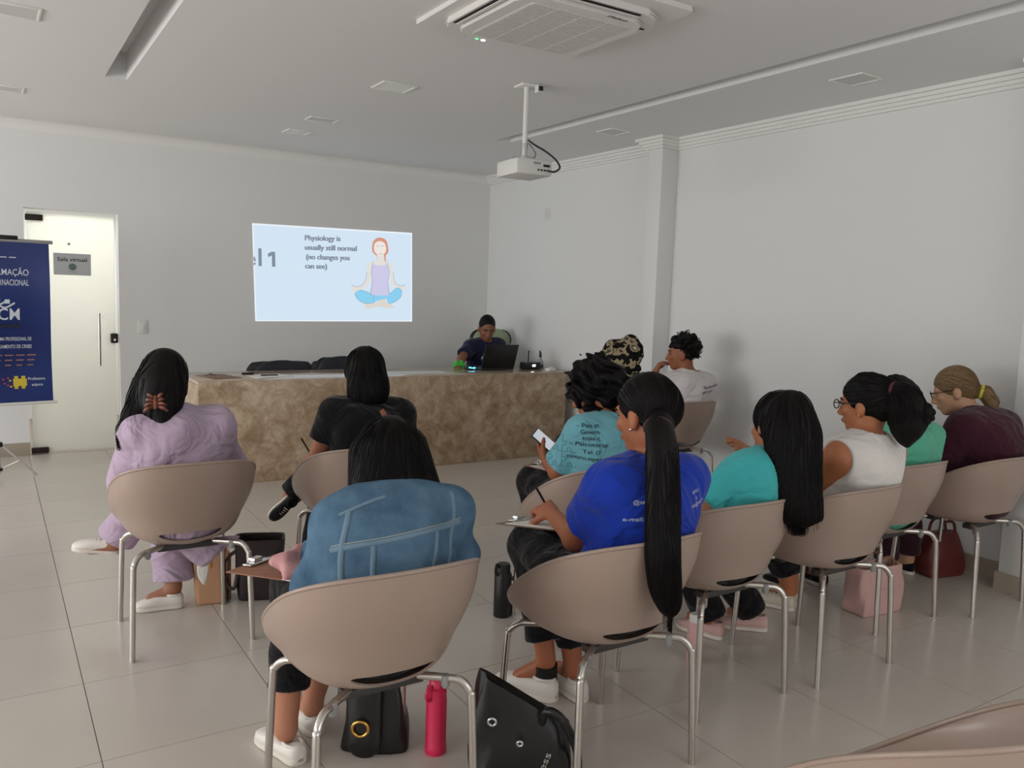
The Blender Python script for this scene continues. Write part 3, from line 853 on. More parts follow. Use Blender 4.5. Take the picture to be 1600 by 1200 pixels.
class Head: pass
def head_frame(c, f, u=(0, 0, 1)):
    H = Head(); H.c = A3(*c); H.f = nz(f); H.r = nz(np.cross(H.f, nz(u))); H.u = np.cross(H.r, H.f); H.R = np.array([H.r, H.f, H.u])
    H.p = lambda x, y, z: H.c+H.r*x+H.f*y+H.u*z
    return H
def head_prims(H):
    P = [ell(H.p(0, -0.008, 0.028), (0.076, 0.096, 0.092), H.R), ell(H.p(0, 0.022, -0.035), (0.062, 0.073, 0.083), H.R),
         ell(H.p(0, 0.062, -0.098), (0.03, 0.026, 0.022), H.R), ell(H.p(0, -0.01, -0.07), (0.058, 0.055, 0.045), H.R)]
    d = [cap(H.p(0, 0.094, 0.002), H.p(0, 0.113, -0.036), 0.009, 0.0125), ell(H.p(0.012, 0.102, -0.04), (0.009, 0.01, 0.008), H.R), ell(H.p(-0.012, 0.102, -0.04), (0.009, 0.01, 0.008), H.R),
         cap(H.p(-0.035, 0.082, 0.022), H.p(0.035, 0.082, 0.022), 0.011), ell(H.p(0.04, 0.07, -0.025), (0.02, 0.018, 0.018), H.R), ell(H.p(-0.04, 0.07, -0.025), (0.02, 0.018, 0.018), H.R),
         ell(H.p(0, 0.094, -0.064), (0.022, 0.01, 0.006), H.R), ell(H.p(0, 0.092, -0.074), (0.02, 0.01, 0.007), H.R)]
    for s in (-1, 1):
        d.append(ell(H.p(s*0.077, -0.008, -0.012), (0.011, 0.02, 0.032), H.R)); d.append(ell(H.p(s*0.078, -0.002, -0.035), (0.009, 0.012, 0.013), H.R))
    for q in d: q.k = 0.012
    return P+d
def hand_prims(w, d, n, curl=0.5, thumb=1, spread=0.12, g=1.0):
    """w wrist, d pointing direction, n palm normal; thumb = which side of the palm"""
    d = nz(d); n = nz(A3(*n)-d*np.dot(A3(*n), d)); s = np.cross(n, d)*thumb
    w = A3(*w); P = [cap(w, w+d*0.03*g, 0.026*g, 0.03*g, flat=(n, 1.4)), cap(w+d*0.03*g+s*0.014*g, w+d*0.075*g+s*0.024*g, 0.021*g, 0.019*g, flat=(n, 1.5)), cap(w+d*0.03*g-s*0.012*g, w+d*0.07*g-s*0.022*g, 0.021*g, 0.018*g, flat=(n, 1.5))]
    for q in P: q.k = 0.015
    for i, (off, L) in enumerate(((0.031, 0.068), (0.0105, 0.076), (-0.0105, 0.07), (-0.031, 0.056))):
        b0 = w+d*0.078*g+s*off*g; ang = off*spread/0.03
        dd = nz(d+s*ang); a1 = curl*0.55; a2 = curl*1.35; a3 = curl*2.0
        p = b0; sg = [0.45, 0.32, 0.23]
        for j, a in enumerate((a1, a2, a3)):
            e = p+(dd*math.cos(a)+n*math.sin(a))*L*sg[j]*g
            q = cap(p, e, (0.0095-0.0008*j)*g, (0.0088-0.0009*j)*g); q.k = 0.006; P.append(q); p = e
    t0 = w+d*0.02*g+s*0.026*g; t1 = t0+nz(d*0.55+s*0.75+n*0.35)*0.042*g; t2 = t1+nz(d*0.9+s*0.25+n*0.35*(1+curl))*0.034*g; t3 = t2+nz(d*0.95+n*0.3*(1+curl))*0.024*g
    for a, b_, ra, rb in ((t0, t1, 0.015, 0.0115), (t1, t2, 0.011, 0.0098), (t2, t3, 0.0098, 0.0085)):
        q = cap(a, b_, ra*g, rb*g); q.k = 0.008; P.append(q)
    return P

def shoe(root, heel, toe, up, m, sole_m, L=None, ankle_open=True, flat=False):
    """lofted shoe from heel point to toe point (sole level)"""
    heel, toe = A3(*heel), A3(*toe); d = toe-heel; Ln = np.linalg.norm(d); d = d/Ln; u = nz(A3(*up)-d*np.dot(A3(*up), d)); s = np.cross(d, u)
    st = np.array([0, 0.02, 0.07, 0.16, 0.3, 0.45, 0.6, 0.75, 0.87, 0.95, 0.99, 1.0])
    wd = np.array([0.015, 0.026, 0.034, 0.037, 0.036, 0.038, 0.044, 0.047, 0.042, 0.03, 0.015, 0.004])
    ht = np.array([0.055, 0.072, 0.082, 0.083, 0.076, 0.076, 0.072, 0.06, 0.052, 0.044, 0.034, 0.026]) if not flat else np.array([0.05, 0.066, 0.07, 0.066, 0.055, 0.052, 0.062, 0.054, 0.046, 0.04, 0.032, 0.026])
    k = Ln/0.26
    def loft(name, z0f, z1f, wk, mm, nseg=14, rnd=0.75):
        V = []; F = []
        for a, w, h in zip(st, wd, ht):
            for j in range(nseg):
                an = 2*math.pi*j/nseg; cx = math.cos(an); cz = math.sin(an)
                x = w*wk*k*np.sign(cx)*abs(cx)**rnd; z0, z1 = z0f(h), z1f(h)
                zz = (z0+z1)/2+(z1-z0)/2*np.sign(cz)*abs(cz)**rnd
                V.append(heel+d*(a*Ln)+s*x+u*zz*k)
        n = len(st)
        for i in range(n-1):
            for j in range(nseg): F.append((i*nseg+j, i*nseg+(j+1) % nseg, (i+1)*nseg+(j+1) % nseg, (i+1)*nseg+j))
        F.append(tuple(range(nseg))); F.append(tuple((n-1)*nseg+j for j in range(nseg-1, -1, -1)))
        o = mesh_obj(name, V, F, mm, None); bm = bmesh.new(); bm.from_mesh(o.data); bmesh.ops.recalc_face_normals(bm, faces=bm.faces); bm.to_mesh(o.data); bm.free()
        auto_smooth(o, 0.8); return o
    up_ = loft('shoe', lambda h: 0.012, lambda h: h, 0.97, m); up_.parent = root
    so = loft('sole', lambda h: 0.0, lambda h: 0.024, 1.08, sole_m, rnd=0.45); so.parent = up_
    # laces / collar
    c0 = heel+d*Ln*0.2+u*0.076*k
    ring = [c0+d*Ln*0.15*math.cos(a)*1.0+s*0.03*k*math.sin(a)+u*(0.004 if not flat else -0.012)*k for a in np.linspace(0, 6.283, 14, endpoint=False)]
    p = catmull(ring, 3, True); p = np.vstack([p, p[:1]]); v, f = tube_geo(p, 0.006*k, 6, cap=False); mesh_obj('collar', v, f, m, up_, smooth=True)
    if not flat:
        for i in range(4):
            c = heel+d*Ln*(0.44+0.07*i)+u*(0.077-0.004*i)*k
            v, f = tube_geo(catmull([c-s*0.024*k-u*0.008, c+u*0.002, c+s*0.024*k-u*0.008], 4), 0.0028, 5); mesh_obj('lace', v, f, sole_m, up_, smooth=True)
    return up_

def glasses(root, H, m, col=None):
    g = empty('glasses'); g.parent = root
    for s in (-1, 1):
        c = H.p(s*0.034, 0.112, 0.002)
        ring = [c+H.r*0.026*math.cos(a)+H.u*0.019*math.sin(a)-H.f*abs(math.cos(a))*0.0*s for a in np.linspace(0, 6.283, 16, endpoint=False)]
        p = catmull(ring, 2, True); p = np.vstack([p, p[:1]]); v, f = tube_geo(p, 0.0024, 6, cap=False); mesh_obj('lens_rim', v, f, m, g, smooth=True)
        mesh_obj('lens', [c+H.r*0.024*math.cos(a)+H.u*0.017*math.sin(a) for a in np.linspace(0, 6.283, 16, endpoint=False)], [tuple(range(16))], pane_m, g)
        v, f = tube_geo(catmull([H.p(s*0.06, 0.11, 0.01), H.p(s*0.078, 0.06, 0.008), H.p(s*0.082, -0.01, 0.004)], 5), 0.0024, 6); mesh_obj('temple', v, f, m, g, smooth=True)
    v, f = tube_geo(catmull([H.p(-0.009, 0.114, 0.008), H.p(0, 0.117, 0.011), H.p(0.009, 0.114, 0.008)], 4), 0.0022, 6); mesh_obj('bridge', v, f, m, g, smooth=True)

DEF = dict(pel=(0, -0.05, 0.555), chest=(0, -0.11, 0.80), nb=(0, -0.11, 0.975), hc=(0, -0.08, 1.11), hf=(0, 1, -0.1), hu=(0, 0, 1),
           sL=(-0.17, -0.12, 0.93), sR=(0.17, -0.12, 0.93), eL=(-0.22, -0.02, 0.68), eR=(0.22, -0.02, 0.68), wL=(-0.08, 0.2, 0.66), wR=(0.08, 0.2, 0.66),
           kL=(-0.10, 0.36, 0.50), kR=(0.10, 0.36, 0.50), aL=(-0.10, 0.33, 0.10), aR=(0.10, 0.33, 0.10), tL=(-0.11, 0.5, 0.01), tR=(0.11, 0.5, 0.01))

def person(label, base, J, skin, top, pants, h=0.007, g=1.0, sleeve=0.45, top_inf=0.013, neck_r=0.068, hands=None, shoes=None, ankle_gap=True,
           pant_inf=0.012, pant_end=0.93, wob=(0.006, 26), legs=True, bust=True, top_name='shirt', eyes=False, sleeve_flare=0.006, face=True, top_back=True, bare_torso_cut=None, hem=0.441, seat_cut=True):
    j = {k: A3(*v) for k, v in {**DEF, **J}.items()}
    for x in 'LR':
        if 't'+x not in J: j['t'+x] = j['a'+x]+A3(0, 0.15, -0.085)
    C = Head(); C.root = empty('person', base[:3] if len(base) > 2 else (base[0], base[1], 0)); C.j = j
    tag(C.root, label, 'person')
    C.H = H = head_frame(j['hc'], j['hf'], j['hu'])
    s = nz(j['sR']-j['sL']); u = nz(j['nb']-j['pel']); f = nz(np.cross(u, s)); C.s, C.u, C.f = s, u, f
    R = np.array([s, f, u])
    ps = nz(A3(1, 0, 0)*0.6+s*0.4); pf = nz(np.cross(A3(0, 0, 1), ps)); RP = np.array([ps, pf, np.cross(ps, pf)])
    hipL = j['pel']+ps*-0.088+pf*0.02-A3(0, 0, 0.015); hipR = j['pel']+ps*0.088+pf*0.02-A3(0, 0, 0.015)
    torso = [ell(j['pel'], (0.165*g, 0.125*g, 0.115), RP), cap(j['pel']+A3(0, 0, 0.03), j['chest'], 0.145*g, 0.142*g, flat=(f, 1.35)),
             ell(j['chest'], (0.15*g, 0.108*g, 0.165), R), cap(j['chest']+u*0.07-s*0.07, j['chest']+u*0.07+s*0.07, 0.095*g, flat=(f, 1.15)),
             cap(j['sL']*0.85+j['sR']*0.15, j['sR']*0.85+j['sL']*0.15, 0.058*g), cap(j['nb']-u*0.01, j['sL'], 0.046, 0.052*g), cap(j['nb']-u*0.01, j['sR'], 0.046, 0.052*g)]
    if bust: torso += [ell(j['chest']+f*0.075*g+s*0.065-u*0.0, (0.062*g,)*3), ell(j['chest']+f*0.075*g-s*0.065-u*0.0, (0.062*g,)*3)]
    for q in torso: q.k = 0.05
    neck = [cap(j['nb']-u*0.03, H.p(0, -0.022, -0.06), 0.053, 0.049)]
    armsU = {x: cap(j['s'+x], j['e'+x], 0.05*g, 0.039*g) for x in 'LR'}
    armsF = {x: cap(j['e'+x], j['w'+x], 0.038*g, 0.0255) for x in 'LR'}
    thigh = {x: cap(hp, j['k'+x], 0.088*g, 0.06*g) for x, hp in (('L', hipL), ('R', hipR))}
    shin = {x: cap(j['k'+x], j['a'+x], 0.057*g, 0.036) for x in 'LR'}
    calf = {x: ell(j['k'+x]*0.65+j['a'+x]*0.35+nz(np.cross(A3(1, 0, 0), j['a'+x]-j['k'+x]))*0.012, (0.05*g, 0.05*g, 0.09)) for x in 'LR'}
    foot = {x: cap(j['a'+x]-A3(0, 0, 0.03), j['a'+x]*0.35+j['t'+x]*0.65, 0.032, 0.026) for x in 'LR'}
    body = torso+neck+(head_prims(H) if face else head_prims(H)[:4])
    for x in 'LR': body += [armsU[x], armsF[x]]
    for q in armsU.values(): q.k = 0.03
    if legs:
        for x in 'LR': body += [thigh[x], shin[x], foot[x]]
    hands = hands or {}
    for x in 'LR':
        dflt = (j['w'+x]-j['e'+x], (0, 0, -1), 0.45)
        if x in hands and hands[x] is None: continue
        hd = hands.get(x, dflt)
        # thumb lies on the inner side for a palm facing down
        body += hand_prims(j['w'+x], hd[0], hd[1], hd[2], thumb=(-1 if x == 'L' else 1)*(hd[3] if len(hd) > 3 else 1))
    subs = []
    if face: subs = [ell(H.p(sx*0.031, 0.108, 0.002), (0.016, 0.014, 0.009), H.R) for sx in (-1, 1)]
    C.body = sdf_obj('body', body, h, skin, C.root, k=0.025, subs=subs, planes=[((0, -0.192, 0.44), (0, -1, -0.27))] if seat_cut else [])
    if eyes:
        for sx in (-1, 1):
            bm = bmesh.new(); bmesh.ops.create_uvsphere(bm, u_segments=12, v_segments=8, radius=1, matrix=Matrix.Translation(Vector(H.p(sx*0.031, 0.0775, 0.0025))) @ Matrix([list(H.r*0.0125)+[0], list(H.f*0.0125)+[0], list(H.u*0.0045)+[0], [0, 0, 0, 1]]).transposed())
            bm_obj('eye', bm, M['eye'], C.body, smooth=True)
            v, ff = tube_geo(catmull([H.p(sx*0.014, 0.096, 0.021), H.p(sx*0.033, 0.094, 0.026), H.p(sx*0.052, 0.078, 0.02)], 4), [0.0035]*8+[0.002], 6); mesh_obj('eyebrow', v, ff, M['hair'], C.body, smooth=True)
        v, ff = tube_geo(catmull([H.p(-0.022, 0.094, -0.069), H.p(0, 0.103, -0.067), H.p(0.022, 0.094, -0.069)], 5), [0.002]+[0.0055]*9+[0.002], 6); mesh_obj('lips', v, ff, M['lip'], C.body, smooth=True)
    # top
    tp = list(torso)
    for x in 'LR':
        if sleeve > 0:
            if sleeve <= 1:
                e = j['s'+x]+(j['e'+x]-j['s'+x])*sleeve; d = nz(j['e'+x]-j['s'+x])
                q = cap(j['s'+x], e+d*0.06, 0.054*g, (0.046+sleeve_flare)*g, clip=(e, d)); q.k = 0.03; tp.append(q)
            else:
                q = cap(j['s'+x], j['e'+x], 0.054*g, (0.045+sleeve_flare)*g); q.k = 0.03; tp.append(q)
                fr = sleeve-1; e = j['e'+x]+(j['w'+x]-j['e'+x])*fr; d = nz(j['w'+x]-j['e'+x])
                q = cap(j['e'+x], e+d*0.05, (0.043+sleeve_flare)*g, (0.033+sleeve_flare*0.6), clip=(e, d)); q.k = 0.025; tp.append(q)
    sb = [cap(j['nb']+u*0.012, j['nb']+u*0.2, neck_r, neck_r)] if neck_r else []
    if sleeve <= 0:
        for x, sg in (('L', -1), ('R', 1)):
            sb.append(ell(j['s'+x]+s*sg*0.055-u*0.01, (0.06, 0.11, 0.105), R))
    pl = [((0, -0.188, 0.44), (0, -1, -0.27)), ((0, 0, hem), (0, 0, -1)), ((0.195, 0, 0.44), (1, 0, -0.85)), ((-0.195, 0, 0.44), (-1, 0, -0.85)), ((0.140, -0.137, 0.44), (1, -1, -0.42)), ((-0.140, -0.137, 0.44), (-1, -1, -0.42))] if seat_cut else []
    C.top = sdf_obj(top_name, tp, h, top, C.root, k=0.03, inf=top_inf, subs=sb, wob=(wob[0], wob[1], hash(label) % 97 if 0 else len(label)), planes=pl)
    if pants is not None and legs:
        pp = [ell(j['pel']-A3(0, 0, 0.01), (0.162*g, 0.122*g, 0.11), RP), *thigh.values()]
        for x in 'LR':
            e = j['k'+x]+(j['a'+x]-j['k'+x])*pant_end; d = nz(j['a'+x]-j['k'+x])
            q = cap(j['k'+x], e+d*0.03, 0.058*g, 0.042*g+pant_inf*0.6, clip=(e, d)); pp.append(q)
        for q in pp: q.k = 0.04
        C.pants = sdf_obj('trousers', pp, h+0.001, pants, C.root, k=0.03, inf=pant_inf, wob=(0.005, 30, 7), planes=[((0, -0.186, 0.44), (0, -1, -0.27))] if seat_cut else [])
    for x in (shoes or {}):
        sp = shoes[x]; shoe(C.root, sp[0], sp[1], sp[2] if len(sp) > 2 and sp[2] is not None else (0, 0, 1), sp[3], sp[4], flat=(len(sp) > 5 and sp[5]))
    return C

def hair_obj(C, prims, m, h=0.006, k=0.03, cut=True, extra=None, wob=None, name='hair', more_subs=(), cutr=(0.07, 0.075, 0.105), cuty=0.082, cutz=-0.05):
    H = C.H; subs = list(more_subs)
    if cut: subs.append(ell(H.p(0, cuty, cutz), cutr, H.R))
    return sdf_obj(name, prims, h, m, C.root, k=k, subs=subs, wob=wob, extra=extra)
def cap_hair(H, g=1.0, lower=True):
    P = [ell(H.p(0, -0.014, 0.032), (0.086*g, 0.106*g, 0.102*g), H.R)]
    if lower: P.append(ell(H.p(0, -0.05, -0.03), (0.074*g, 0.062*g, 0.075*g), H.R))
    return P
def torus_obj(name, c, n, R_, r, m, parent):
    n = nz(n); a = nz(np.cross(n, A3(0.3, 0.5, 0.8))); b_ = np.cross(n, a)
    p = np.array([A3(*c)+R_*(math.cos(t)*a+math.sin(t)*b_) for t in np.linspace(0, 2*math.pi, 21)])
    v, f = tube_geo(p, r, 8, cap=False); return mesh_obj(name, v, f, m, parent, smooth=True)
def lw(C, x, y, z): return (x, y, z)
def add_ex(*ex):
    V = []; F = []
    for v, f in ex:
        o = len(V); V += list(v); F += [tuple(i+o for i in q) for q in f]
    return V, F
def ear_stud(C, m, sides=(-1,)):
    for s in sides:
        bm = bmesh.new(); bmesh.ops.create_uvsphere(bm, u_segments=10, v_segments=8, radius=0.0055, matrix=Matrix.Translation(Vector(C.H.p(s*0.086, 0.0, -0.045)))); bm_obj('earring', bm, m, C.body, smooth=True)

CH = {k: (v[0], v[1]) for k, v in CHAIRS.items()}
WP = M['shoe_white']; WS = M['sole_white']
# ---------------------------------------------------------------- person in the lilac sweater
lil = cloth_m('lilac', (186, 165, 186), fold=0.5)
C = person('person in a lilac sweater and trousers, dark hair held by a claw clip, legs crossed', CH['lilac'],
    dict(pel=(0, -0.05, 0.555), chest=(-0.02, -0.07, 0.78), nb=(-0.035, 0.0, 0.945), hc=(-0.05, 0.075, 1.065), hf=(0.25, 1, -0.45), hu=(0.05, 0.35, 1), sL=(-0.165, -0.045, 0.875), sR=(0.125, -0.045, 0.895),
         eL=(-0.19, 0.06, 0.65), eR=(0.20, 0.07, 0.67), wL=(-0.03, 0.26, 0.66), wR=(0.08, 0.27, 0.66), kR=(-0.06, 0.37, 0.55), aR=(-0.21, 0.49, 0.30), tR=(-0.36, 0.53, 0.24), kL=(0.0, 0.36, 0.47), aL=(0.015, 0.305, 0.11), tL=(-0.13, 0.34, 0.01)),
    skin_m('a', (150, 98, 76)), lil, lil, g=1.02, sleeve=1.85, top_inf=0.024, neck_r=0.06, pant_inf=0.028, pant_end=0.86, sleeve_flare=0.02, wob=(0.014, 22),
    shoes={'L': ((0.055, 0.285, 0.0), (-0.155, 0.325, 0.0), None, WP, WS), 'R': ((-0.19, 0.485, 0.235), (-0.385, 0.545, 0.262), (-0.15, -0.1, 1), WP, WS)}, face=True)
H = C.H
hc = [H.p(0, -0.06, 0.06), H.p(-0.01, -0.09, -0.03), H.p(-0.01, -0.105, -0.11), H.p(0.0, -0.12, -0.185)]
hr = [0.085, 0.09, 0.078, 0.045]
lc = [H.p(-0.06, -0.03, 0.02), H.p(-0.09, -0.05, -0.07), H.p(-0.115, -0.07, -0.145), H.p(-0.15, -0.09, -0.205), H.p(-0.17, -0.10, -0.26)]
lr = [0.055, 0.05, 0.042, 0.026, 0.008]
P = cap_hair(H, 1.06)+[cap(hc[i], hc[i+1], hr[i], hr[i+1]) for i in range(3)]+[cap(lc[i], lc[i+1], lr[i], lr[i+1]) for i in range(4)]
ex = add_ex(strands(hc, hr, 70, seed=2), strands(lc, lr, 70, seed=3, spread=1.1, twist=1.5))
hm_ = hair_obj(C, P, M['hair'], extra=ex)
flow_strands(hm_, 260, hm_, M['hair'], seed=31, down=(-0.12, 0, -1))
cl = empty('hair_claw'); cl.parent = C.root; cl['label'] = 'brown marbled claw clip'
clm = mat('claw_brown', (150, 92, 72), 0.3, var=(60, (70, 36, 28)))
cb = H.p(-0.025, -0.183, -0.125)
for sx in (-1, 1):
    b0 = cb+H.r*0.006*sx
    for q in range(4):
        zz = 0.024-0.016*q
        v, f = tube_geo(catmull([b0+H.u*zz*0.6, b0+H.r*sx*(0.02-0.2*zz)+H.u*zz*1.2-H.f*0.014, b0+H.r*sx*(0.03-0.35*zz)+H.u*zz*1.5+H.f*0.006], 4), [0.0075]*5+[0.006]*3+[0.004], 6); mesh_obj('tooth', v, f, clm, cl, smooth=True)
v, f = tube_geo([cb+H.u*0.026-H.f*0.01, cb-H.u*0.03-H.f*0.01], 0.007, 8); mesh_obj('spring', v, f, clm, cl, smooth=True)
# hanging cloth and white lining of the long cardigan under the seat
def drape(name, poly, y0, th, m, parent, amp=0.012):
    p = catmull(poly, 6, True); n = len(p); c = p.mean(0); V = []; F = []
    for side in (0, 1):
        for k, sc in ((0, 1.0), (1, 0.66), (2, 0.33)):
            for q in p:
                w = c+(q-c)*sc
                V.append((w[0], y0+amp*math.sin(w[0]*38+w[1]*22)+(th if side else 0)*(1 if k else 0.3), w[1]))
        V.append((c[0], y0+(th if side else 0), c[1]))
    S_ = 3*n+1
    for side in (0, 1):
        o_ = side*S_
        for k in range(2):
            for i in range(n):
                f = (o_+k*n+i, o_+k*n+(i+1) % n, o_+(k+1)*n+(i+1) % n, o_+(k+1)*n+i); F.append(f if side == 0 else f[::-1])
        for i in range(n):
            f = (o_+2*n+i, o_+2*n+(i+1) % n, o_+3*n); F.append(f if side == 0 else f[::-1])
    for i in range(n): F.append((i, S_+i, S_+(i+1) % n, (i+1) % n))
    return mesh_obj(name, V, F, m, parent, smooth=True)
hem = drape('cardigan_hem', [(-0.05, 0.42), (0.08, 0.42), (0.21, 0.425), (0.16, 0.375), (0.10, 0.335), (0.06, 0.305), (0.02, 0.33), (-0.02, 0.375)], -0.10, 0.02, lil, C.root)
drape('lining', [(0.045, 0.315), (0.085, 0.325), (0.085, 0.27), (0.07, 0.22), (0.045, 0.26)], -0.085, 0.006, M['paper'], hem, amp=0.004)

# ---------------------------------------------------------------- person in the black blouse
blk = cloth_m('black_blouse', (17, 16, 17))
C = person('person in a black short-sleeved blouse with long straight black hair, facing the marble desk', CH['black'],
    dict(chest=(0.03, -0.08, 0.78), nb=(0.045, -0.03, 0.955), hc=(0.05, 0.03, 1.085), hf=(0.1, 1, -0.2), sL=(-0.12, -0.03, 0.925), sR=(0.225, -0.03, 0.90), eL=(-0.185, 0.04, 0.68), eR=(0.28, 0.06, 0.67), wL=(-0.10, 0.25, 0.665), wR=(0.12, 0.27, 0.66),
         kR=(-0.03, 0.42, 0.58), aR=(-0.15, 0.52, 0.42), tR=(-0.2, 0.56, 0.32), kL=(-0.02, 0.36, 0.5)),
    skin_m('b', (158, 98, 72)), blk, M['pants_black'], sleeve=0.5, top_inf=0.012, sleeve_flare=0.012,
    shoes={'R': ((-0.13, 0.50, 0.43), (-0.25, 0.55, 0.29), (-0.6, -0.2, -0.8), M['pants_black'], WS)})
H = C.H
hc = [H.p(0, -0.05, 0.05), H.p(0, -0.075, -0.05), H.p(0.0, -0.08, -0.07), H.p(-0.015, -0.08, -0.09), H.p(-0.025, -0.08, -0.105)]
hr = [0.085, 0.087, 0.085, 0.075, 0.06]
P = cap_hair(H, 1.05)+[cap(hc[i], hc[i+1], hr[i], hr[i+1], flat=(H.f, 1.5)) for i in range(4)]
hm_ = hair_obj(C, P, M['hair'])
flow_strands(hm_, 420, hm_, M['hair'], seed=32, tail=0.05, cond=lambda c_: c_[:, 1] < 0.08)
ribbon_on('back_opening', [(0.072, -0.4, 0.945), (0.078, -0.4, 0.925), (0.084, -0.4, 0.90)], bvh_of(C.top), (0, 1, 0), 0.032, bpy.data.materials['skin_b'], C.top)
pn = tube('pen', [(-0.11, 0.32, 0.665), (-0.19, 0.22, 0.765)], 0.0045, M['blackplastic'], None, smooth_path=False); pn.location = (CH['black'][0], CH['black'][1], 0); tag(pn, 'slim black pen held by the person in the black blouse', 'pen')

# ---------------------------------------------------------------- person in the denim jacket
den = mat('denim', (98, 128, 152), 0.85, spec=0.12, bump=(16, 0.5, 0.02), var=(11, (68, 96, 120)))
C = person('person in a blue denim jacket with a black chin-length bob, leaning forward', CH['denim'],
    dict(pel=(0.03, -0.05, 0.555), chest=(0.06, 0.0, 0.745), nb=(0.11, 0.10, 0.885), hc=(0.135, 0.185, 0.975), hf=(-0.05, 1, -0.5), hu=(0, 0.45, 1), sL=(-0.055, 0.045, 0.815), sR=(0.25, 0.045, 0.84),
         eL=(-0.095, 0.10, 0.65), eR=(0.31, 0.10, 0.655), wL=(-0.04, 0.30, 0.66), wR=(0.14, 0.32, 0.62), kL=(-0.085, 0.40, 0.565), kR=(0.10, 0.42, 0.54), aL=(-0.125, 0.36, 0.11), aR=(0.0, 0.47, 0.11)),
    skin_m('c', (172, 112, 88)), den, M['pants_black'], h=0.0062, g=1.05, sleeve=1.9, top_inf=0.025, neck_r=0.062, sleeve_flare=0.018, wob=(0.010, 24), top_name='denim_jacket', hem=0.53, pant_end=0.72,
    shoes={'L': ((-0.10, 0.285, 0.0), (-0.165, 0.515, 0.0), None, WP, WS, True), 'R': ((0.0, 0.42, 0), (-0.01, 0.66, 0), None, WP, WS, True)})
H = C.H
P = cap_hair(H, 1.08)
for a in range(-6, 7):
    an = math.radians(a*19)
    x, y = math.sin(an), -math.cos(an)
    top_ = H.p(x*0.075, y*0.075-0.01, 0.03); bot = H.p(x*0.105, y*0.085-0.012, -0.10 if abs(a) > 4 else -0.125)
    q = cap(top_, bot, 0.04, 0.036); P.append(q)
hm_ = hair_obj(C, P, M['hair'], h=0.0058, cutr=(0.075, 0.08, 0.14), cuty=0.095, cutz=-0.08)
flow_strands(hm_, 800, hm_, M['hair'], seed=33, tail=0.02, r=0.0013, cond=lambda c_: c_[:, 2] > 0.93, jit=0.06)
# collar and seams of the jacket
nb = C.j['nb']
cp = [nb+C.s*0.085*math.sin(a)-C.f*0.072*math.cos(a)+C.u*(0.016) for a in np.linspace(-2.2, 2.2, 15)]
P = [cap(cp[i], cp[i+1], 0.03, 0.03, flat=(C.u*0.3+nz(cp[i]-nb), 2.4)) for i in range(14)]
P2 = [cap(cp[i]-C.u*0.028+(cp[i]-nb)*0.22, cp[i+1]-C.u*0.028+(cp[i+1]-nb)*0.22, 0.024, 0.024, flat=(C.u*0.5+nz(cp[i]-nb), 2.2)) for i in range(14)]
sdf_obj('collar', P+P2, 0.006, den, C.top, k=0.015)
bv = bvh_of(C.top); dd = C.f
seam = mat('denim_seam', (112, 138, 156), 0.85, bump=(300, 0.5, 0.003))
def J3(a, b_, c): return C.j['chest']+C.s*a+C.u*b_-C.f*0.2*0+C.f*c*0
yk = 0.045
ribbon_on('yoke_seam', [J3(-0.20, yk+0.0, 0), J3(-0.1, yk-0.012, 0), J3(0, yk-0.016, 0), J3(0.1, yk-0.012, 0), J3(0.2, yk, 0)], bv, dd, 0.015, seam, C.top, lift=0.003)
ribbon_on('yoke_stitch', [J3(-0.20, yk+0.010, 0), J3(-0.1, yk-0.002, 0), J3(0, yk-0.006, 0), J3(0.1, yk-0.002, 0), J3(0.2, yk+0.010, 0)], bv, dd, 0.004, mat('stitch', (150, 160, 160), 0.9), C.top, lift=0.003)
ribbon_on('yoke_seam', [J3(-0.19, 0.135, 0), J3(-0.1, 0.155, 0), J3(-0.06, 0.16, 0)], bv, dd, 0.01, seam, C.top, lift=0.003)
for sx in (-1, 1):
    ribbon_on('panel_seam', [J3(sx*0.095, yk-0.02, 0), J3(sx*0.085, -0.06, 0), J3(sx*0.07, -0.16, 0)], bv, dd, 0.014, seam, C.top, lift=0.003)
    ribbon_on('armhole_seam', [J3(sx*0.165, 0.14, 0), J3(sx*0.175, 0.06, 0), J3(sx*0.165, -0.03, 0), J3(sx*0.15, -0.09, 0)], bv, dd, 0.014, seam, C.top, lift=0.003)

# ---------------------------------------------------------------- person in the royal blue shirt
roy = cloth_m('royal_blue', (28, 58, 168), fold=0.5)
C = person('person in a royal blue printed t-shirt with a very long straight black ponytail, writing', CH['blue'],
    dict(pel=(0.04, -0.05, 0.555), chest=(0.08, -0.115, 0.80), nb=(0.10, -0.10, 0.98), hc=(0.10, -0.075, 1.14), hf=(-0.18, 1, -0.22), sL=(-0.065, -0.10, 0.925), sR=(0.26, -0.115, 0.925), eL=(-0.06, 0.06, 0.715), eR=(0.33, 0.05, 0.69), wL=(0.025, 0.31, 0.725), wR=(0.24, 0.30, 0.66),
         kL=(0.03, 0.46, 0.58), aL=(0.065, 0.37, 0.16), tL=(-0.03, 0.5, 0.01), kR=(0.14, 0.40, 0.55), aR=(0.17, 0.34, 0.12)),
    skin_m('d', (158, 92, 64)), roy, M['pants_black'], h=0.006, sleeve=0.62, top_inf=0.014, sleeve_flare=0.016, neck_r=0.066, pant_end=0.8, g=1.02, hem=0.51,
    hands={'L': ((0.15, 1, 0.1), (0.55, 0.1, -1), 0.75)}, eyes=True,
    shoes={'L': ((0.085, 0.32, 0.0), (-0.045, 0.555, 0.0), None, WP, WS), 'R': ((0.17, 0.26, 0), (0.16, 0.5, 0), None, WP, WS)})
H = C.H; SKd = bpy.data.materials['skin_d']
tube('sock', [(0.072, 0.375, 0.075), (0.068, 0.372, 0.13)], 0.044, M['black'], C.root, smooth_path=False, seg=16)
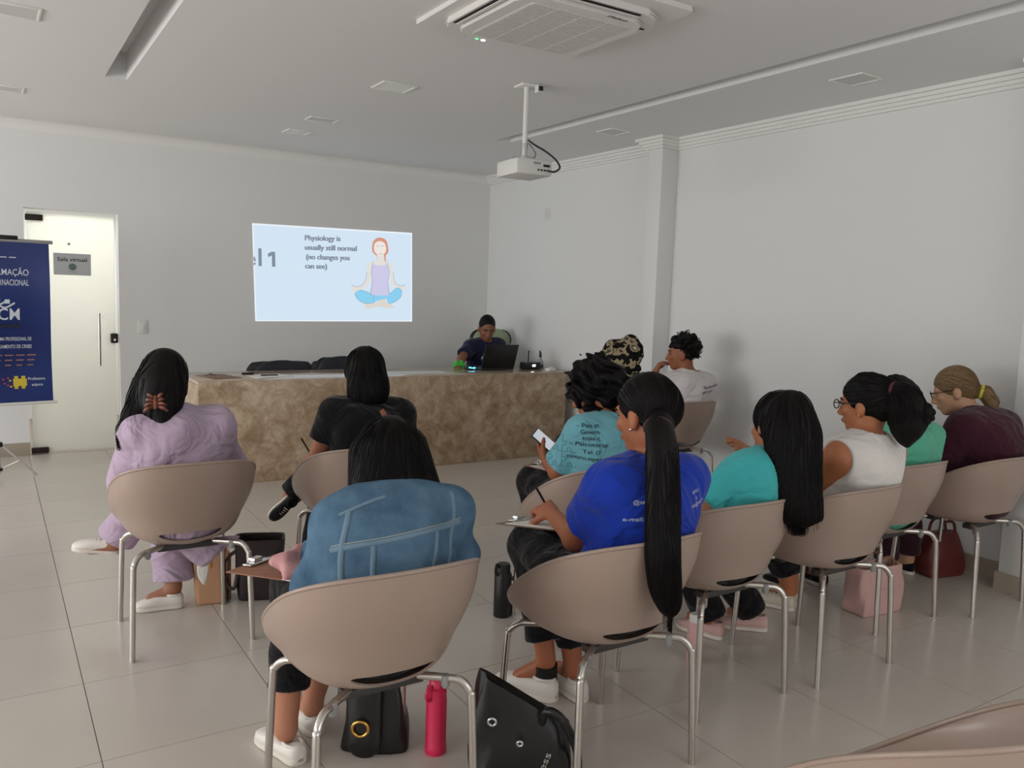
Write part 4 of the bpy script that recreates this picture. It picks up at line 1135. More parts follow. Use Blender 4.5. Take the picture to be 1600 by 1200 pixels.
pc = [H.p(0.0, -0.105, -0.015), H.p(0.01, -0.165, -0.06), H.p(0.02, -0.19, -0.14), H.p(0.025, -0.195, -0.24), H.p(0.035, -0.20, -0.36), H.p(0.05, -0.21, -0.47), H.p(0.07, -0.22, -0.55), H.p(0.09, -0.225, -0.585)]
# let the tail hang plumb behind the chair back
pc = [A3(*q) for q in ((0.085, -0.165, 1.125), (0.046, -0.19, 1.115), (0.024, -0.235, 1.061), (0.009, -0.265, 0.953), (-0.006, -0.29, 0.845), (-0.023, -0.315, 0.758), (-0.013, -0.322, 0.672), (0.024, -0.315, 0.595))]
pr = [0.036, 0.034, 0.048, 0.053, 0.053, 0.05, 0.044, 0.022]
P = [ell(H.p(0, -0.014, 0.03), (0.085, 0.104, 0.10), H.R), ell(H.p(0.0, -0.07, 0.01), (0.07, 0.05, 0.065), H.R)]
pd = catmull(pc, 4); rd = np.interp(np.linspace(0, 1, len(pd)), np.linspace(0, 1, len(pr)), pr)*0.82
P += [cap(pd[i], pd[i+1], rd[i], rd[i+1], flat=((0, 1, 0), 1.0+0.7*min(1, i/6))) for i in range(len(pd)-1)]
ex = None
hm_ = hair_obj(C, P, M['hair_brown'], h=0.0055, extra=ex, k=0.03, cutr=(0.105, 0.085, 0.11), cuty=0.085, cutz=-0.06, more_subs=[ell(H.p(sx*0.085, 0.0, -0.035), (0.022, 0.032, 0.04), H.R) for sx in (-1, 1)])
flow_strands(hm_, 420, hm_, M['hair_brown'], seed=38, steps=40, r=0.0013, jit=0.05, tail=0.05, cond=lambda c_: (c_[:, 2] < 1.07) & (c_[:, 2] > 0.66) & (c_[:, 1] < -0.2))
flow_strands(hm_, 320, hm_, M['hair_brown'], seed=34, target=tuple(pc[0]), r=0.0012, cond=lambda c_: (c_[:, 2] > 1.1) & (c_[:, 1] > -0.17), jit=0.04)
torus_obj('hair_tie', tuple(pc[1]), tuple(pc[2]-pc[0]), 0.037, 0.009, mat('hair_tie_brown', (62, 42, 42), 0.9), C.root)
ear_stud(C, M['silver'], (-1, 1))
bv = bvh_of(C.top); pw = mat('shirt_print', (190, 196, 214), 0.8)
for s_, x, z, w in (('@sentidA', -0.05, 0.89, 0.085), ('(', 0.0, 0.87, 0.008), ('e-mail: conta', -0.075, 0.838, 0.115), ('orto.t', 0.165, 0.905, 0.05), ('A', 0.18, 0.885, 0.012), ('edu@ymail.co', 0.155, 0.865, 0.10)):
    print_on('print', s_, bv, (x, -0.3, z), (1, 0, 0.1), (0, 0, 1), (0, 1, 0), w*0.85, pw, C.top, height=0.012)
wt = torus_obj('wristwatch', C.j['wR']*0.85+C.j['eR']*0.15, C.j['wR']-C.j['eR'], 0.03, 0.008, M['whiteplastic'], C.root)

# ---------------------------------------------------------------- person in the turquoise blouse
tq = cloth_m('turquoise', (72, 184, 186), fold=0.5)
C = person('person in a turquoise blouse with waist-long straight black hair, one hand raised', CH['teal'],
    dict(pel=(0.03, -0.05, 0.555), chest=(0.10, -0.13, 0.76), nb=(0.17, -0.14, 0.90), hc=(0.21, -0.13, 1.035), hf=(0.15, 1, -0.25), hu=(0.25, 0.1, 1), sL=(0.03, -0.13, 0.845), sR=(0.32, -0.14, 0.835), eL=(-0.125, -0.03, 0.625), eR=(0.38, 0.06, 0.66), wL=(-0.07, 0.18, 0.60), wR=(0.43, 0.16, 0.85),
         kL=(0.18, 0.38, 0.54), kR=(0.34, 0.36, 0.50), aL=(0.36, 0.30, 0.12), aR=(0.60, 0.28, 0.10)),
    skin_m('e', (160, 100, 72)), tq, M['pants_black'], sleeve=0.45, top_inf=0.018, sleeve_flare=0.03, hem=0.51, g=0.98, hands={'R': ((-0.85, 0.1, 0.5), (-0.3, 0.5, -0.8), 0.25)},
    pant_end=1.0, pant_inf=0.02, shoes={'R': ((0.66, 0.215, 0.0), (0.5, 0.375, 0.0), None, mat('pink_shoe', (214, 176, 168), 0.7), WS), 'L': ((0.40, 0.24, 0), (0.33, 0.46, 0), None, bpy.data.materials['pink_shoe'], WS)})
H = C.H
hc = [A3(*q) for q in ((0.19, -0.20, 1.09), (0.18, -0.235, 1.0), (0.165, -0.255, 0.90), (0.16, -0.275, 0.82), (0.165, -0.305, 0.75), (0.175, -0.32, 0.715))]
hr = [0.085, 0.09, 0.088, 0.076, 0.06, 0.05]
P = cap_hair(H, 1.05)+[cap(hc[i], hc[i+1], hr[i], hr[i+1], flat=((0.45, 1, 0), 1.9), clip=((0, 0, 0.705), (0.1, 0, -1)) if i > 3 else None) for i in range(5)]
hm_ = hair_obj(C, P, M['hair_brown'], k=0.05)
flow_strands(hm_, 700, hm_, M['hair_brown'], seed=35, steps=36, tail=0.035, r=0.0014, jit=0.05, cond=lambda c_: c_[:, 2] > 0.78)

# ---------------------------------------------------------------- person in the white sleeveless top
C = person('person in a white sleeveless top with glasses and a bushy black ponytail', CH['tank'],
    dict(pel=(0.04, -0.05, 0.555), chest=(0.11, -0.12, 0.78), nb=(0.125, -0.11, 0.955), hc=(0.16, -0.075, 1.095), hf=(-0.22, 1, -0.12), sL=(-0.05, -0.115, 0.895), sR=(0.29, -0.12, 0.885), eL=(-0.045, 0.02, 0.675), eR=(0.36, 0.03, 0.66), wL=(0.13, 0.2, 0.66), wR=(0.16, 0.24, 0.66),
         kL=(0.12, 0.40, 0.53), kR=(0.26, 0.38, 0.52), aL=(0.36, 0.40, 0.11), aR=(0.40, 0.42, 0.11)),
    skin_m('f', (170, 104, 72)), cloth_m('white_top', (226, 221, 216), fold=0.3), M['pants_black'], hem=0.51, pant_end=0.74, sleeve=0, top_inf=0.012, g=1.06, neck_r=0.07, eyes=True,
    shoes={'L': ((0.36, 0.36, 0), (0.27, 0.57, 0), None, mat('cream_shoe', (214, 204, 184), 0.7), WS), 'R': ((0.43, 0.38, 0), (0.37, 0.6, 0), None, bpy.data.materials['cream_shoe'], WS)})
H = C.H
pc = [H.p(0.0, -0.10, 0.04), H.p(0.0, -0.14, 0.03), H.p(-0.01, -0.165, -0.02), H.p(-0.02, -0.17, -0.085), H.p(-0.03, -0.165, -0.14)]
pr = [0.035, 0.058, 0.072, 0.066, 0.035]
P = [ell(H.p(0, -0.014, 0.03), (0.09, 0.108, 0.103), H.R), ell(H.p(0, -0.07, 0.0), (0.072, 0.054, 0.074), H.R)]+[cap(pc[i], pc[i+1], pr[i], pr[i+1]) for i in range(4)]
hm_ = hair_obj(C, P, M['hair_soft'], k=0.02, extra=strands(pc, pr, 160, seed=14, spread=1.08, twist=2), wob=(0.003, 90, 4), cutr=(0.105, 0.085, 0.11), cuty=0.085, cutz=-0.06, more_subs=[ell(H.p(sx*0.085, 0.0, -0.035), (0.022, 0.032, 0.04), H.R) for sx in (-1, 1)])
flow_strands(hm_, 220, hm_, M['hair_soft'], seed=36, target=tuple(H.p(0, -0.12, 0.04)), r=0.0012, jit=0.05, cond=lambda c_: c_[:, 1] > -0.19)
glasses(C.root, H, M['blackplastic']); ear_stud(C, M['gold'], (-1, 1))
torus_obj('hair_tie', H.p(0.0, -0.118, 0.04), H.f, 0.04, 0.012, mat('scrunchie', (90, 40, 46), 0.9), C.root)
sp_ = []
sgn = -1
for a in np.linspace(-1.9, 1.3, 12): sp_.append(C.j['sL']+C.s*(0.012)-C.u*0.02+C.f*0.085*math.sin(a)+C.u*0.088*math.cos(a))
v, f = tube_geo(catmull(sp_, 3), 0.007, 8); mesh_obj('strap', v, f, mat('red_strap', (140, 40, 46), 0.8), C.root, smooth=True)

# ---------------------------------------------------------------- person in the mint green top
C = person('person in a mint green top with black braids gathered in a low bun', CH['mint'],
    dict(pel=(0.03, -0.05, 0.555), chest=(0.09, -0.10, 0.76), nb=(0.12, -0.07, 0.915), hc=(0.125, -0.01, 1.03), hf=(0.25, 1, -0.35), sL=(-0.05, -0.09, 0.865), sR=(0.27, -0.09, 0.865), eL=(-0.09, 0.05, 0.66), eR=(0.32, 0.05, 0.65)),
    skin_m('g', (110, 68, 50)), cloth_m('mint', (96, 182, 152), fold=0.4), cloth_m('dark_red_trousers', (58, 28, 30)), sleeve=0.75, top_inf=0.02, h=0.008, sleeve_flare=0.015, neck_r=0.06,
    shoes={'L': ((-0.10, 0.29, 0), (-0.11, 0.53, 0), None, M['pants_black'], WS), 'R': ((0.10, 0.29, 0), (0.11, 0.53, 0), None, M['pants_black'], WS)})
H = C.H
ex = ([], [])
for a in range(13):
    an = math.radians(-100+200*a/12); x, z = math.sin(an), math.cos(an)
    path = [H.p(x*0.086, 0.05, 0.032+z*0.075), H.p(x*0.092, -0.02, 0.034+z*0.105), H.p(x*0.078, -0.09, 0.0+z*0.08), H.p(x*0.03, -0.12, -0.06+z*0.03)]
    ex = add_ex(ex, tube_geo(catmull(path, 6), 0.009, 6))
for a in range(8):
    an = a*math.pi/4
    ex = add_ex(ex, tube_geo(catmull([H.p(-0.0+0.01*math.cos(an), -0.16, -0.075), H.p(0.045*math.cos(an), -0.165, -0.075+0.04*math.sin(an)), H.p(0.05*math.cos(an+0.6), -0.14, -0.075+0.045*math.sin(an+0.6)), H.p(0.02*math.cos(an+1), -0.12, -0.075+0.02*math.sin(an+1))], 5), 0.015, 6))
P = cap_hair(H, 1.0)+[ell(H.p(0, -0.145, -0.075), (0.055, 0.038, 0.048), H.R)]
hair_obj(C, P, M['hair_soft'], h=0.007, extra=ex, k=0.015)
torus_obj('hair_band', H.p(0, -0.115, -0.06), H.p(0, -0.145, -0.075)-H.p(0, -0.1, -0.05), 0.04, 0.008, M['greyplastic'], C.root)

# ---------------------------------------------------------------- person in the maroon shirt
mar = cloth_m('maroon', (68, 30, 44), fold=0.4)
C = person('person in a maroon shirt with a blonde ponytail held by a yellow tie', CH['maroon'],
    dict(pel=(0.05, -0.05, 0.555), chest=(0.10, -0.07, 0.78), nb=(0.085, 0.02, 0.955), hc=(0.045, 0.12, 1.075), hf=(-0.55, 0.85, -0.35), hu=(-0.1, 0.3, 1), sL=(-0.085, -0.02, 0.905), sR=(0.275, -0.035, 0.89), eL=(-0.14, 0.08, 0.67), eR=(0.34, 0.06, 0.66), wL=(0.0, 0.28, 0.66), wR=(0.14, 0.28, 0.66)),
    skin_m('h', (190, 140, 112)), mar, cloth_m('maroon_trousers', (60, 32, 42)), h=0.008, sleeve=1.8, g=1.08, top_inf=0.02, neck_r=0.058, sleeve_flare=0.015,
    shoes={'L': ((-0.10, 0.29, 0), (-0.11, 0.53, 0), None, M['pants_black'], WS), 'R': ((0.10, 0.29, 0), (0.11, 0.53, 0), None, M['pants_black'], WS)})
H = C.H
pc = [H.p(0, -0.10, -0.03), H.p(0.0, -0.135, -0.05), H.p(0.0, -0.15, -0.10), H.p(0, -0.15, -0.15)]
P = [ell(H.p(0, -0.014, 0.03), (0.086, 0.105, 0.10), H.R), ell(H.p(0, -0.06, 0.0), (0.074, 0.055, 0.07), H.R)]+[cap(pc[i], pc[i+1], (0.028, 0.035, 0.032, 0.015)[i], (0.035, 0.032, 0.015, 0.01)[i]) for i in range(3)]
hm_ = hair_obj(C, P, M['hair_blonde'], h=0.0065, k=0.02, cutr=(0.08, 0.09, 0.11), cuty=0.09, cutz=-0.065, extra=strands(pc, [0.028, 0.035, 0.03, 0.012], 50, seed=17))
flow_strands(hm_, 240, hm_, M['hair_blonde'], seed=37, target=tuple(H.p(0, -0.118, -0.04)), r=0.0013, jit=0.05)
torus_obj('hair_tie', H.p(0, -0.118, -0.04), H.p(0, -0.135, -0.05)-H.p(0, -0.10, -0.03), 0.03, 0.011, mat('yellow_tie', (216, 206, 70), 0.7), C.root)
glasses(C.root, H, M['blackplastic'])

# ---------------------------------------------------------------- person in the light teal printed shirt
pz = cloth_m('puzzle_teal', (112, 172, 184), fold=0.4)
C = person('person in a light teal shirt with puzzle outlines, curly dark hair, reading a white tablet', CH['puzzle'],
    dict(pel=(0.04, -0.05, 0.555), chest=(0.09, -0.06, 0.775), nb=(0.10, 0.01, 0.94), hc=(0.085, 0.085, 1.075), hf=(-0.55, 0.9, -0.5), hu=(-0.1, 0.3, 1), sL=(-0.055, -0.01, 0.90), sR=(0.25, -0.05, 0.895), eL=(-0.085, 0.11, 0.70), eR=(0.32, 0.06, 0.68), wL=(-0.005, 0.31, 0.70), wR=(0.14, 0.28, 0.68),
         kL=(0.0, 0.44, 0.585), kR=(0.14, 0.42, 0.55), aL=(0.06, 0.42, 0.15), aR=(0.15, 0.36, 0.10)),
    skin_m('i', (158, 92, 64)), pz, M['pants_black'], sleeve=0.72, top_inf=0.016, sleeve_flare=0.022, neck_r=0.062, hands={'L': ((0.2, 0.9, 0.35), (0.7, 0.2, 0.5), 0.5, -1)},
    shoes={'L': ((0.06, 0.36, 0.03), (0.02, 0.6, 0.0), None, M['pants_black'], WS), 'R': ((0.15, 0.29, 0), (0.15, 0.53, 0), None, M['pants_black'], WS)})
H = C.H
fc = [H.p(0.03, -0.07, 0.0), H.p(0.06, -0.11, -0.09), H.p(0.08, -0.13, -0.18), H.p(0.09, -0.14, -0.27)]
P = cap_hair(H, 1.14)+[ell(H.p(0, -0.03, 0.03), (0.11, 0.115, 0.11), H.R)]+[cap(fc[i], fc[i+1], (0.09, 0.085, 0.075)[i], (0.085, 0.075, 0.04)[i]) for i in range(3)]
P += [cap(H.p(sx*0.085, 0.0, 0.03), H.p(sx*0.09, 0.0, -0.06), 0.042, 0.03) for sx in (-1, 1)]+[cap(H.p(-0.08, 0.04, 0.03), H.p(-0.085, 0.05, -0.05), 0.025, 0.016)]
def curls(pts, n, rad, seed, r=0.0035, L=0.05):
    rg = np.random.default_rng(seed); V = []; F = []
    for _ in range(n):
        c, R_ = pts[rg.integers(len(pts))]
        d = nz(rg.normal(size=3)); p0 = c+d*R_*0.97; ax = nz(rg.normal(size=3)-A3(0, 0, 0.6)); e1 = nz(np.cross(ax, d)); path = []
        for t in np.linspace(0, 1, 12):
            path.append(p0+ax*L*(t-0.3)+0.008*(math.cos(t*11)*e1+math.sin(t*11)*d))
        v, f = tube_geo(path, np.linspace(r, r*0.4, 12), 4, cap=False); o = len(V); V += v; F += [tuple(q+o for q in ff) for ff in f]
    return V, F
ex = curls([(H.p(0, -0.03, 0.03), 0.108), (H.p(0, -0.05, 0.0), 0.1), (fc[1], 0.085), (fc[2], 0.075), (fc[3], 0.045)], 170, 0.1, 5)
hair_obj(C, P, M['hair_soft'], h=0.0065, wob=(0.022, 85, 9), extra=ex, cutr=(0.07, 0.075, 0.105), cuty=0.10, cutz=-0.055)
glasses(C.root, H, M['blackplastic'])
bv = bvh_of(C.top); pk = mat('shirt_ink', (26, 44, 62), 0.8)
for s_, x, z, w in (('- Pais at', -0.02, 0.875, 0.10), ('Govern', -0.008, 0.848, 0.085), ('tojas c', 0.0, 0.822, 0.075), ('- Psicoterap', -0.045, 0.795, 0.15), ('Tel: (7', 0.005, 0.762, 0.07), ('contato.espect.pha', -0.05, 0.734, 0.16)):
    print_on('print', s_, bv, (x-0.16, -0.28, z+0.06), (0.95, -0.3, 0), (0, 0, 1), (0.3, 0.95, 0), w, pk, C.top, height=0.0175)
ol = mat('puzzle_line', (78, 138, 156), 0.8)
def puzzle(o, uxv, uyv, d):
    for (gx_, gy_) in ((0, 0), (1, 0), (0, 1), (1, 1), (0, 2)):
        ox, oy = gx_*0.07, gy_*0.07
        pts = [(0, 0), (0.028, 0), (0.026, 0.012), (0.035, 0.02), (0.044, 0.012), (0.042, 0), (0.07, 0)]
        q = [A3(*o)+nz(uxv)*(a+ox)+nz(uyv)*(b_+oy) for a, b_ in pts]
        ribbon_on('puzzle_outline', q, bv, d, 0.0035, ol, C.top, lift=0.0015, n=4)
        q = [A3(*o)+nz(uxv)*(b_+ox)+nz(uyv)*(a+oy) for a, b_ in pts]
        ribbon_on('puzzle_outline', q, bv, d, 0.0035, ol, C.top, lift=0.0015, n=4)
puzzle((-0.16, 0.08, 0.75), (0.6, -0.8, 0), (0, 0, 1), (0.8, 0.6, 0))

# ---------------------------------------------------------------- person with the headscarf
C = person('person in a dark top with a black and beige patterned headscarf wrapped around the head', CH['scarf'],
    dict(pel=(0.03, -0.05, 0.555), chest=(0.05, -0.10, 0.80), nb=(0.06, -0.06, 0.995), hc=(0.03, 0.0, 1.15), hf=(-0.6, 0.9, -0.2), sL=(-0.10, -0.07, 0.93), sR=(0.23, -0.09, 0.93), eL=(-0.16, 0.08, 0.70), wL=(-0.13, 0.30, 0.68)),
    skin_m('j', (88, 52, 40)), cloth_m('dark_top', (34, 24, 28)), M['pants_black'], h=0.008, sleeve=1.7, hands={'L': ((0.1, 1, -0.2), (0.3, 0.1, -1), 0.5)},
    shoes={'L': ((-0.10, 0.29, 0), (-0.11, 0.53, 0), None, M['pants_black'], WS), 'R': ((0.10, 0.29, 0), (0.11, 0.53, 0), None, M['pants_black'], WS)})
H = C.H
scm = mat('headscarf', (150, 138, 112), 0.85, spec=0.1, bump=(14, 0.4, 0.02))
nt = scm.node_tree; vn = nt.nodes.new('ShaderNodeTexNoise'); vn.inputs['Scale'].default_value = 20; vn.inputs['Detail'].default_value = 2
tc = nt.nodes.new('ShaderNodeTexCoord'); nt.links.new(tc.outputs['Object'], vn.inputs['Vector'])
rp = nt.nodes.new('ShaderNodeValToRGB'); rp.color_ramp.interpolation = 'CONSTANT'; rp.color_ramp.elements[0].color = (*lin((22, 20, 20)), 1); rp.color_ramp.elements[1].position = 0.5; rp.color_ramp.elements[1].color = (*lin((150, 136, 108)), 1)
e3 = rp.color_ramp.elements.new(0.6); e3.color = (*lin((70, 62, 52)), 1)
e4 = rp.color_ramp.elements.new(0.66); e4.color = (*lin((176, 168, 150)), 1)
nt.links.new(vn.outputs['Fac'], rp.inputs[0]); nt.links.new(rp.outputs[0], nt.nodes['Principled BSDF'].inputs['Base Color'])
P = [ell(H.p(0, -0.02, 0.04), (0.092, 0.112, 0.098), H.R), ell(H.p(0.0, -0.075, 0.06), (0.085, 0.08, 0.08), H.R), ell(H.p(0, -0.055, -0.04), (0.074, 0.06, 0.06), H.R)]
for q in range(3): P.append(cap(H.p(-0.082, 0.05-0.03*q, 0.06+0.01*q), H.p(-0.05, -0.12, -0.04+0.045*q), 0.02, 0.026))
hair_obj(C, P, scm, h=0.0065, name='headscarf', k=0.012, wob=(0.006, 60, 3), cutr=(0.08, 0.085, 0.12), cuty=0.092, cutz=-0.07)

# ---------------------------------------------------------------- person in the white printed shirt by the pillar
C = person('person in a white printed t-shirt with short curly hair, chin resting on a hand', CH['white'],
    dict(pel=(0.05, -0.05, 0.555), chest=(0.08, -0.11, 0.79), nb=(0.09, -0.07, 0.965), hc=(0.085, 0.01, 1.115), hf=(-0.75, 0.75, -0.1), sL=(-0.10, -0.04, 0.895), sR=(0.22, -0.10, 0.895), eL=(-0.07, 0.20, 0.79), eR=(0.27, 0.02, 0.66), wL=(-0.06, 0.135, 0.955),
         kL=(-0.1, 0.36, 0.5)),
    skin_m('k', (140, 82, 56)), cloth_m('white_shirt', (212, 206, 206), fold=0.4), M['pants_black'], h=0.0085, sleeve=0.7, top_inf=0.018, sleeve_flare=0.02, eyes=True, hands={'L': ((0.25, -0.15, 0.6), (0.8, -0.5, 0.2), 1.0)},
    shoes={'L': ((-0.10, 0.29, 0), (-0.11, 0.53, 0), None, M['pants_black'], WS), 'R': ((0.10, 0.29, 0), (0.11, 0.53, 0), None, M['pants_black'], WS)})
H = C.H
P = [ell(H.p(0, -0.015, 0.035), (0.084, 0.102, 0.096), H.R), ell(H.p(0, -0.03, 0.085), (0.08, 0.09, 0.07), H.R), ell(H.p(0, -0.075, 0.02), (0.07, 0.05, 0.07), H.R)]
ex = curls([(H.p(0, -0.03, 0.075), 0.085), (H.p(0, -0.04, 0.05), 0.09), (H.p(0, -0.06, 0.03), 0.08)], 190, 0.1, 12, r=0.004, L=0.05)
hair_obj(C, P, M['hair_soft'], h=0.007, wob=(0.02, 95, 2), extra=ex, cutr=(0.11, 0.09, 0.11), cuty=0.09, cutz=-0.065, more_subs=[ell(H.p(sx*0.085, 0.02, -0.04), (0.03, 0.06, 0.055), H.R) for sx in (-1, 1)])
bv = bvh_of(C.top)
for s_, x, z, w in (('- Pais atos tercentes', 0.06, 0.875, 0.20), ('para as ed', 0.06, 0.845, 0.10)):
    print_on('print', s_, bv, (x, -0.4, z), (1, 0, 0.1), (0, 0, 1), (0, 1, 0), w, pk, C.top, height=0.02)
# ================================================================== desk with its things
mb = bpy.data.materials.new('beige_marble'); mb.use_nodes = True
nt = mb.node_tree; b = nt.nodes['Principled BSDF']; b.inputs['Roughness'].default_value = 0.28
tc = nt.nodes.new('ShaderNodeTexCoord'); mp = nt.nodes.new('ShaderNodeMapping'); nt.links.new(tc.outputs['Object'], mp.inputs[0]); mp.inputs['Rotation'].default_value = (0.3, 0.6, 0.4)
n1 = nt.nodes.new('ShaderNodeTexNoise'); n1.inputs['Scale'].default_value = 2.2; n1.inputs['Detail'].default_value = 10; n1.inputs['Roughness'].default_value = 0.62; n1.inputs['Distortion'].default_value = 0.4
n2 = nt.nodes.new('ShaderNodeTexNoise'); n2.inputs['Scale'].default_value = 9; n2.inputs['Detail'].default_value = 9; n2.inputs['Roughness'].default_value = 0.72; n2.inputs['Distortion'].default_value = 0.5
nt.links.new(mp.outputs[0], n1.inputs['Vector']); nt.links.new(mp.outputs[0], n2.inputs['Vector'])
r1 = nt.nodes.new('ShaderNodeValToRGB'); r1.color_ramp.elements[0].position = 0.33; r1.color_ramp.elements[0].color = (*lin((150, 122, 92)), 1)
r1.color_ramp.elements[1].position = 0.62; r1.color_ramp.elements[1].color = (*lin((196, 176, 150)), 1)
r2 = nt.nodes.new('ShaderNodeValToRGB'); r2.color_ramp.elements[0].position = 0.39; r2.color_ramp.elements[0].color = (*lin((128, 98, 68)), 1)
r2.color_ramp.elements[1].position = 0.55; r2.color_ramp.elements[1].color = (*lin((186, 164, 138)), 1)
e = r2.color_ramp.elements.new(0.62); e.color = (*lin((208, 192, 170)), 1)
nt.links.new(n1.outputs['Fac'], r1.inputs[0]); nt.links.new(n2.outputs['Fac'], r2.inputs[0])
mxc = nt.nodes.new('ShaderNodeMix'); mxc.data_type = 'RGBA'; mxc.inputs[0].default_value = 0.55
nt.links.new(r1.outputs[0], mxc.inputs[6]); nt.links.new(r2.outputs[0], mxc.inputs[7]); nt.links.new(mxc.outputs[2], b.inputs['Base Color'])
topm = mat('marble_top', (196, 180, 160), 0.12, var=(5, (176, 156, 132)), spec=0.6)
DX0, DX1, DY0, DY1, DZ = 1.285, 4.615, 6.27, 6.98, 0.79
dk = empty('marble_desk', (DX0, DY0, 0)); tag(dk, 'long beige marble front desk standing before the back wall', 'desk')
W_, D_ = DX1-DX0, DY1-DY0
box('front_panel', (0, 0, 0), (W_, 0.03, DZ-0.002), mb, dk, bev=0.003)
box('side_panel', (0, 0.03, 0), (0.03, D_, DZ-0.03), mb, dk, bev=0.002); box('side_panel', (W_-0.03, 0.03, 0), (W_, D_, DZ-0.03), mb, dk, bev=0.002)
box('top', (0, 0.0305, DZ-0.028), (W_, D_, DZ), topm, dk, bev=0.003)

def clipboard(name, loc, rz, tilt, label, wood=(150, 104, 72), w=0.23, l=0.32, papers=True, sheet=(236, 233, 228)):
    r = empty(name, loc); r.rotation_euler = (tilt[0], tilt[1], rz); tag(r, label, 'clipboard')
    box('board', (-w/2, -l/2, 0), (w/2, l/2, 0.004), mat('board_'+label[:12], wood, 0.5, var=(30, tuple(int(v*0.85) for v in wood))), r, bev=0.0015)
    if papers: box('sheet', (-w/2+0.01, -l/2+0.008, 0.0042), (w/2-0.01, l/2-0.035, 0.006), mat('sheet_'+label[:12], sheet, 0.7), r)
    bm = bmesh.new(); bm_box(bm, (-0.05, l/2-0.04, 0.0062), (0.05, l/2-0.008, 0.012), 0.003); bm_box(bm, (-0.02, l/2-0.03, 0.012), (0.02, l/2-0.004, 0.024), 0.004)
    auto_smooth(bm_obj('clip', bm, M['silver'], r)); return r
clipboard('clipboard', (1.50, 6.58, DZ), 0.25, (0, 0), 'brown clipboard with metal clip on the desk corner', (140, 104, 76), papers=False)
bx = box('marker', (-0.05, -0.008, 0), (0.05, 0.008, 0.015), M['blackplastic'], None, bev=0.006); bx.location = (1.76, 6.72, DZ); tag(bx, 'black marker lying between clipboard and papers on the desk', 'marker')
pp_ = empty('paper_stack', (1.88, 6.52, DZ), 0.2); tag(pp_, 'loose stack of white papers next to the clipboard on the desk', 'papers')
for i in range(3):
    o = box('sheet', (-0.15, -0.105, 0.0018*i), (0.15, 0.105, 0.0018*i+0.0014), M['paper'], pp_); o.rotation_euler = (0, 0, 0.12*i-0.1)
pe = tube('pen', [(-0.07, 0, 0.0105), (0.07, 0.02, 0.0105)], 0.005, M['blackplastic'], None, smooth_path=False); pe.location = (1.88, 6.52, DZ); tag(pe, 'black pen lying on the white papers on the desk', 'pen')
sh_ = empty('paper_sheet', (3.15, 6.55, DZ), -0.03); tag(sh_, 'wide flat white printed sheet lying on the desk middle', 'paper')
box('sheet', (-0.30, -0.12, 0), (0.30, 0.12, 0.0012), mat('printed_sheet', (222, 220, 212), 0.5), sh_)

# laptop
lp = empty('laptop', (4.05, 6.62, DZ), 0.05); tag(lp, 'open black laptop on the desk seen from behind its lid', 'laptop')
box('base', (-0.185, -0.02, 0.001), (0.185, 0.235, 0.02), M['blackplastic'], lp, bev=0.004)
box('keyboard', (-0.16, 0.02, 0.02), (0.16, 0.13, 0.022), M['darkgrey'], lp)
ld = box('lid', (-0.187, -0.008, 0), (0.187, 0.0, 0.235), M['blackplastic'], lp, bev=0.003); ld.location = (0, -0.015, 0.02); ld.rotation_euler = (0.32, 0, 0)
box('screen', (-0.175, 0.0003, 0.012), (0.175, 0.001, 0.225), emis('laptop_screen', (190, 210, 230), 0.7), ld)
# mouse with a light strip
ms = empty('computer_mouse', (3.80, 6.70, DZ), 0.4); tag(ms, 'black mouse with a glowing cyan strip next to the laptop', 'mouse')
sdf_obj('shell', [ell((0, 0, 0.012), (0.033, 0.06, 0.026), clip=((0, 0, 0.001), (0, 0, -1)))], 0.004, M['blackplastic'], ms)
v, f = tube_geo(catmull([(-0.031, -0.02, 0.022), (-0.02, -0.052, 0.02), (0.0, -0.06, 0.016), (0.02, -0.052, 0.02), (0.031, -0.02, 0.022)], 5), 0.004, 6); mesh_obj('light_strip', v, f, emis('cyan_led', (90, 220, 255), 5), ms, smooth=True)
# green toy
gt = empty('green_toy', (3.80, 6.90, DZ)); tag(gt, 'small bright green plastic toy beside the hand of the person at the laptop', 'toy')
gm = mat('green_plastic', (66, 190, 60), 0.4)
sdf_obj('toy_body', [cap((-0.045, 0, 0.022), (0.045, 0, 0.022), 0.022), ell((-0.025, 0, 0.048), (0.022, 0.02, 0.02)), ell((0.022, 0, 0.05), (0.024, 0.02, 0.022))], 0.005, gm, gt, k=0.008, planes=[((0, 0, 0), (0, 0, -1))])
for x in (-0.03, 0.03):
    for y in (-0.02, 0.02): lathe('toy_foot', [(0, 0), (0.01, 0), (0.011, 0.01), (0, 0.012)], gm, gt, seg=10, loc=(x, y, 0))
# router
rt_ = empty('router', (4.42, 6.60, DZ)); tag(rt_, 'black internet router with two upright antennas on the desk end', 'router')
box('case', (-0.085, -0.06, 0), (0.085, 0.06, 0.07), M['blackplastic'], rt_, bev=0.01)
for x in (0.02, 0.155):
    tube('antenna', [(x-0.02 if x > 0.1 else x, 0.068, 0.03), (x, 0.068, 0.06), (x, 0.068, 0.175)], 0.0065, M['blackplastic'], rt_, smooth_path=False, seg=8)
multi_box('antenna_base', [((0.07, 0.055, 0.02), (0.14, 0.075, 0.04))], M['blackplastic'], rt_)
box('status_light', (-0.015, -0.062, 0.03), (0.02, -0.0595, 0.05), emis('router_led', (225, 240, 255), 3.5), rt_, bev=0.003)
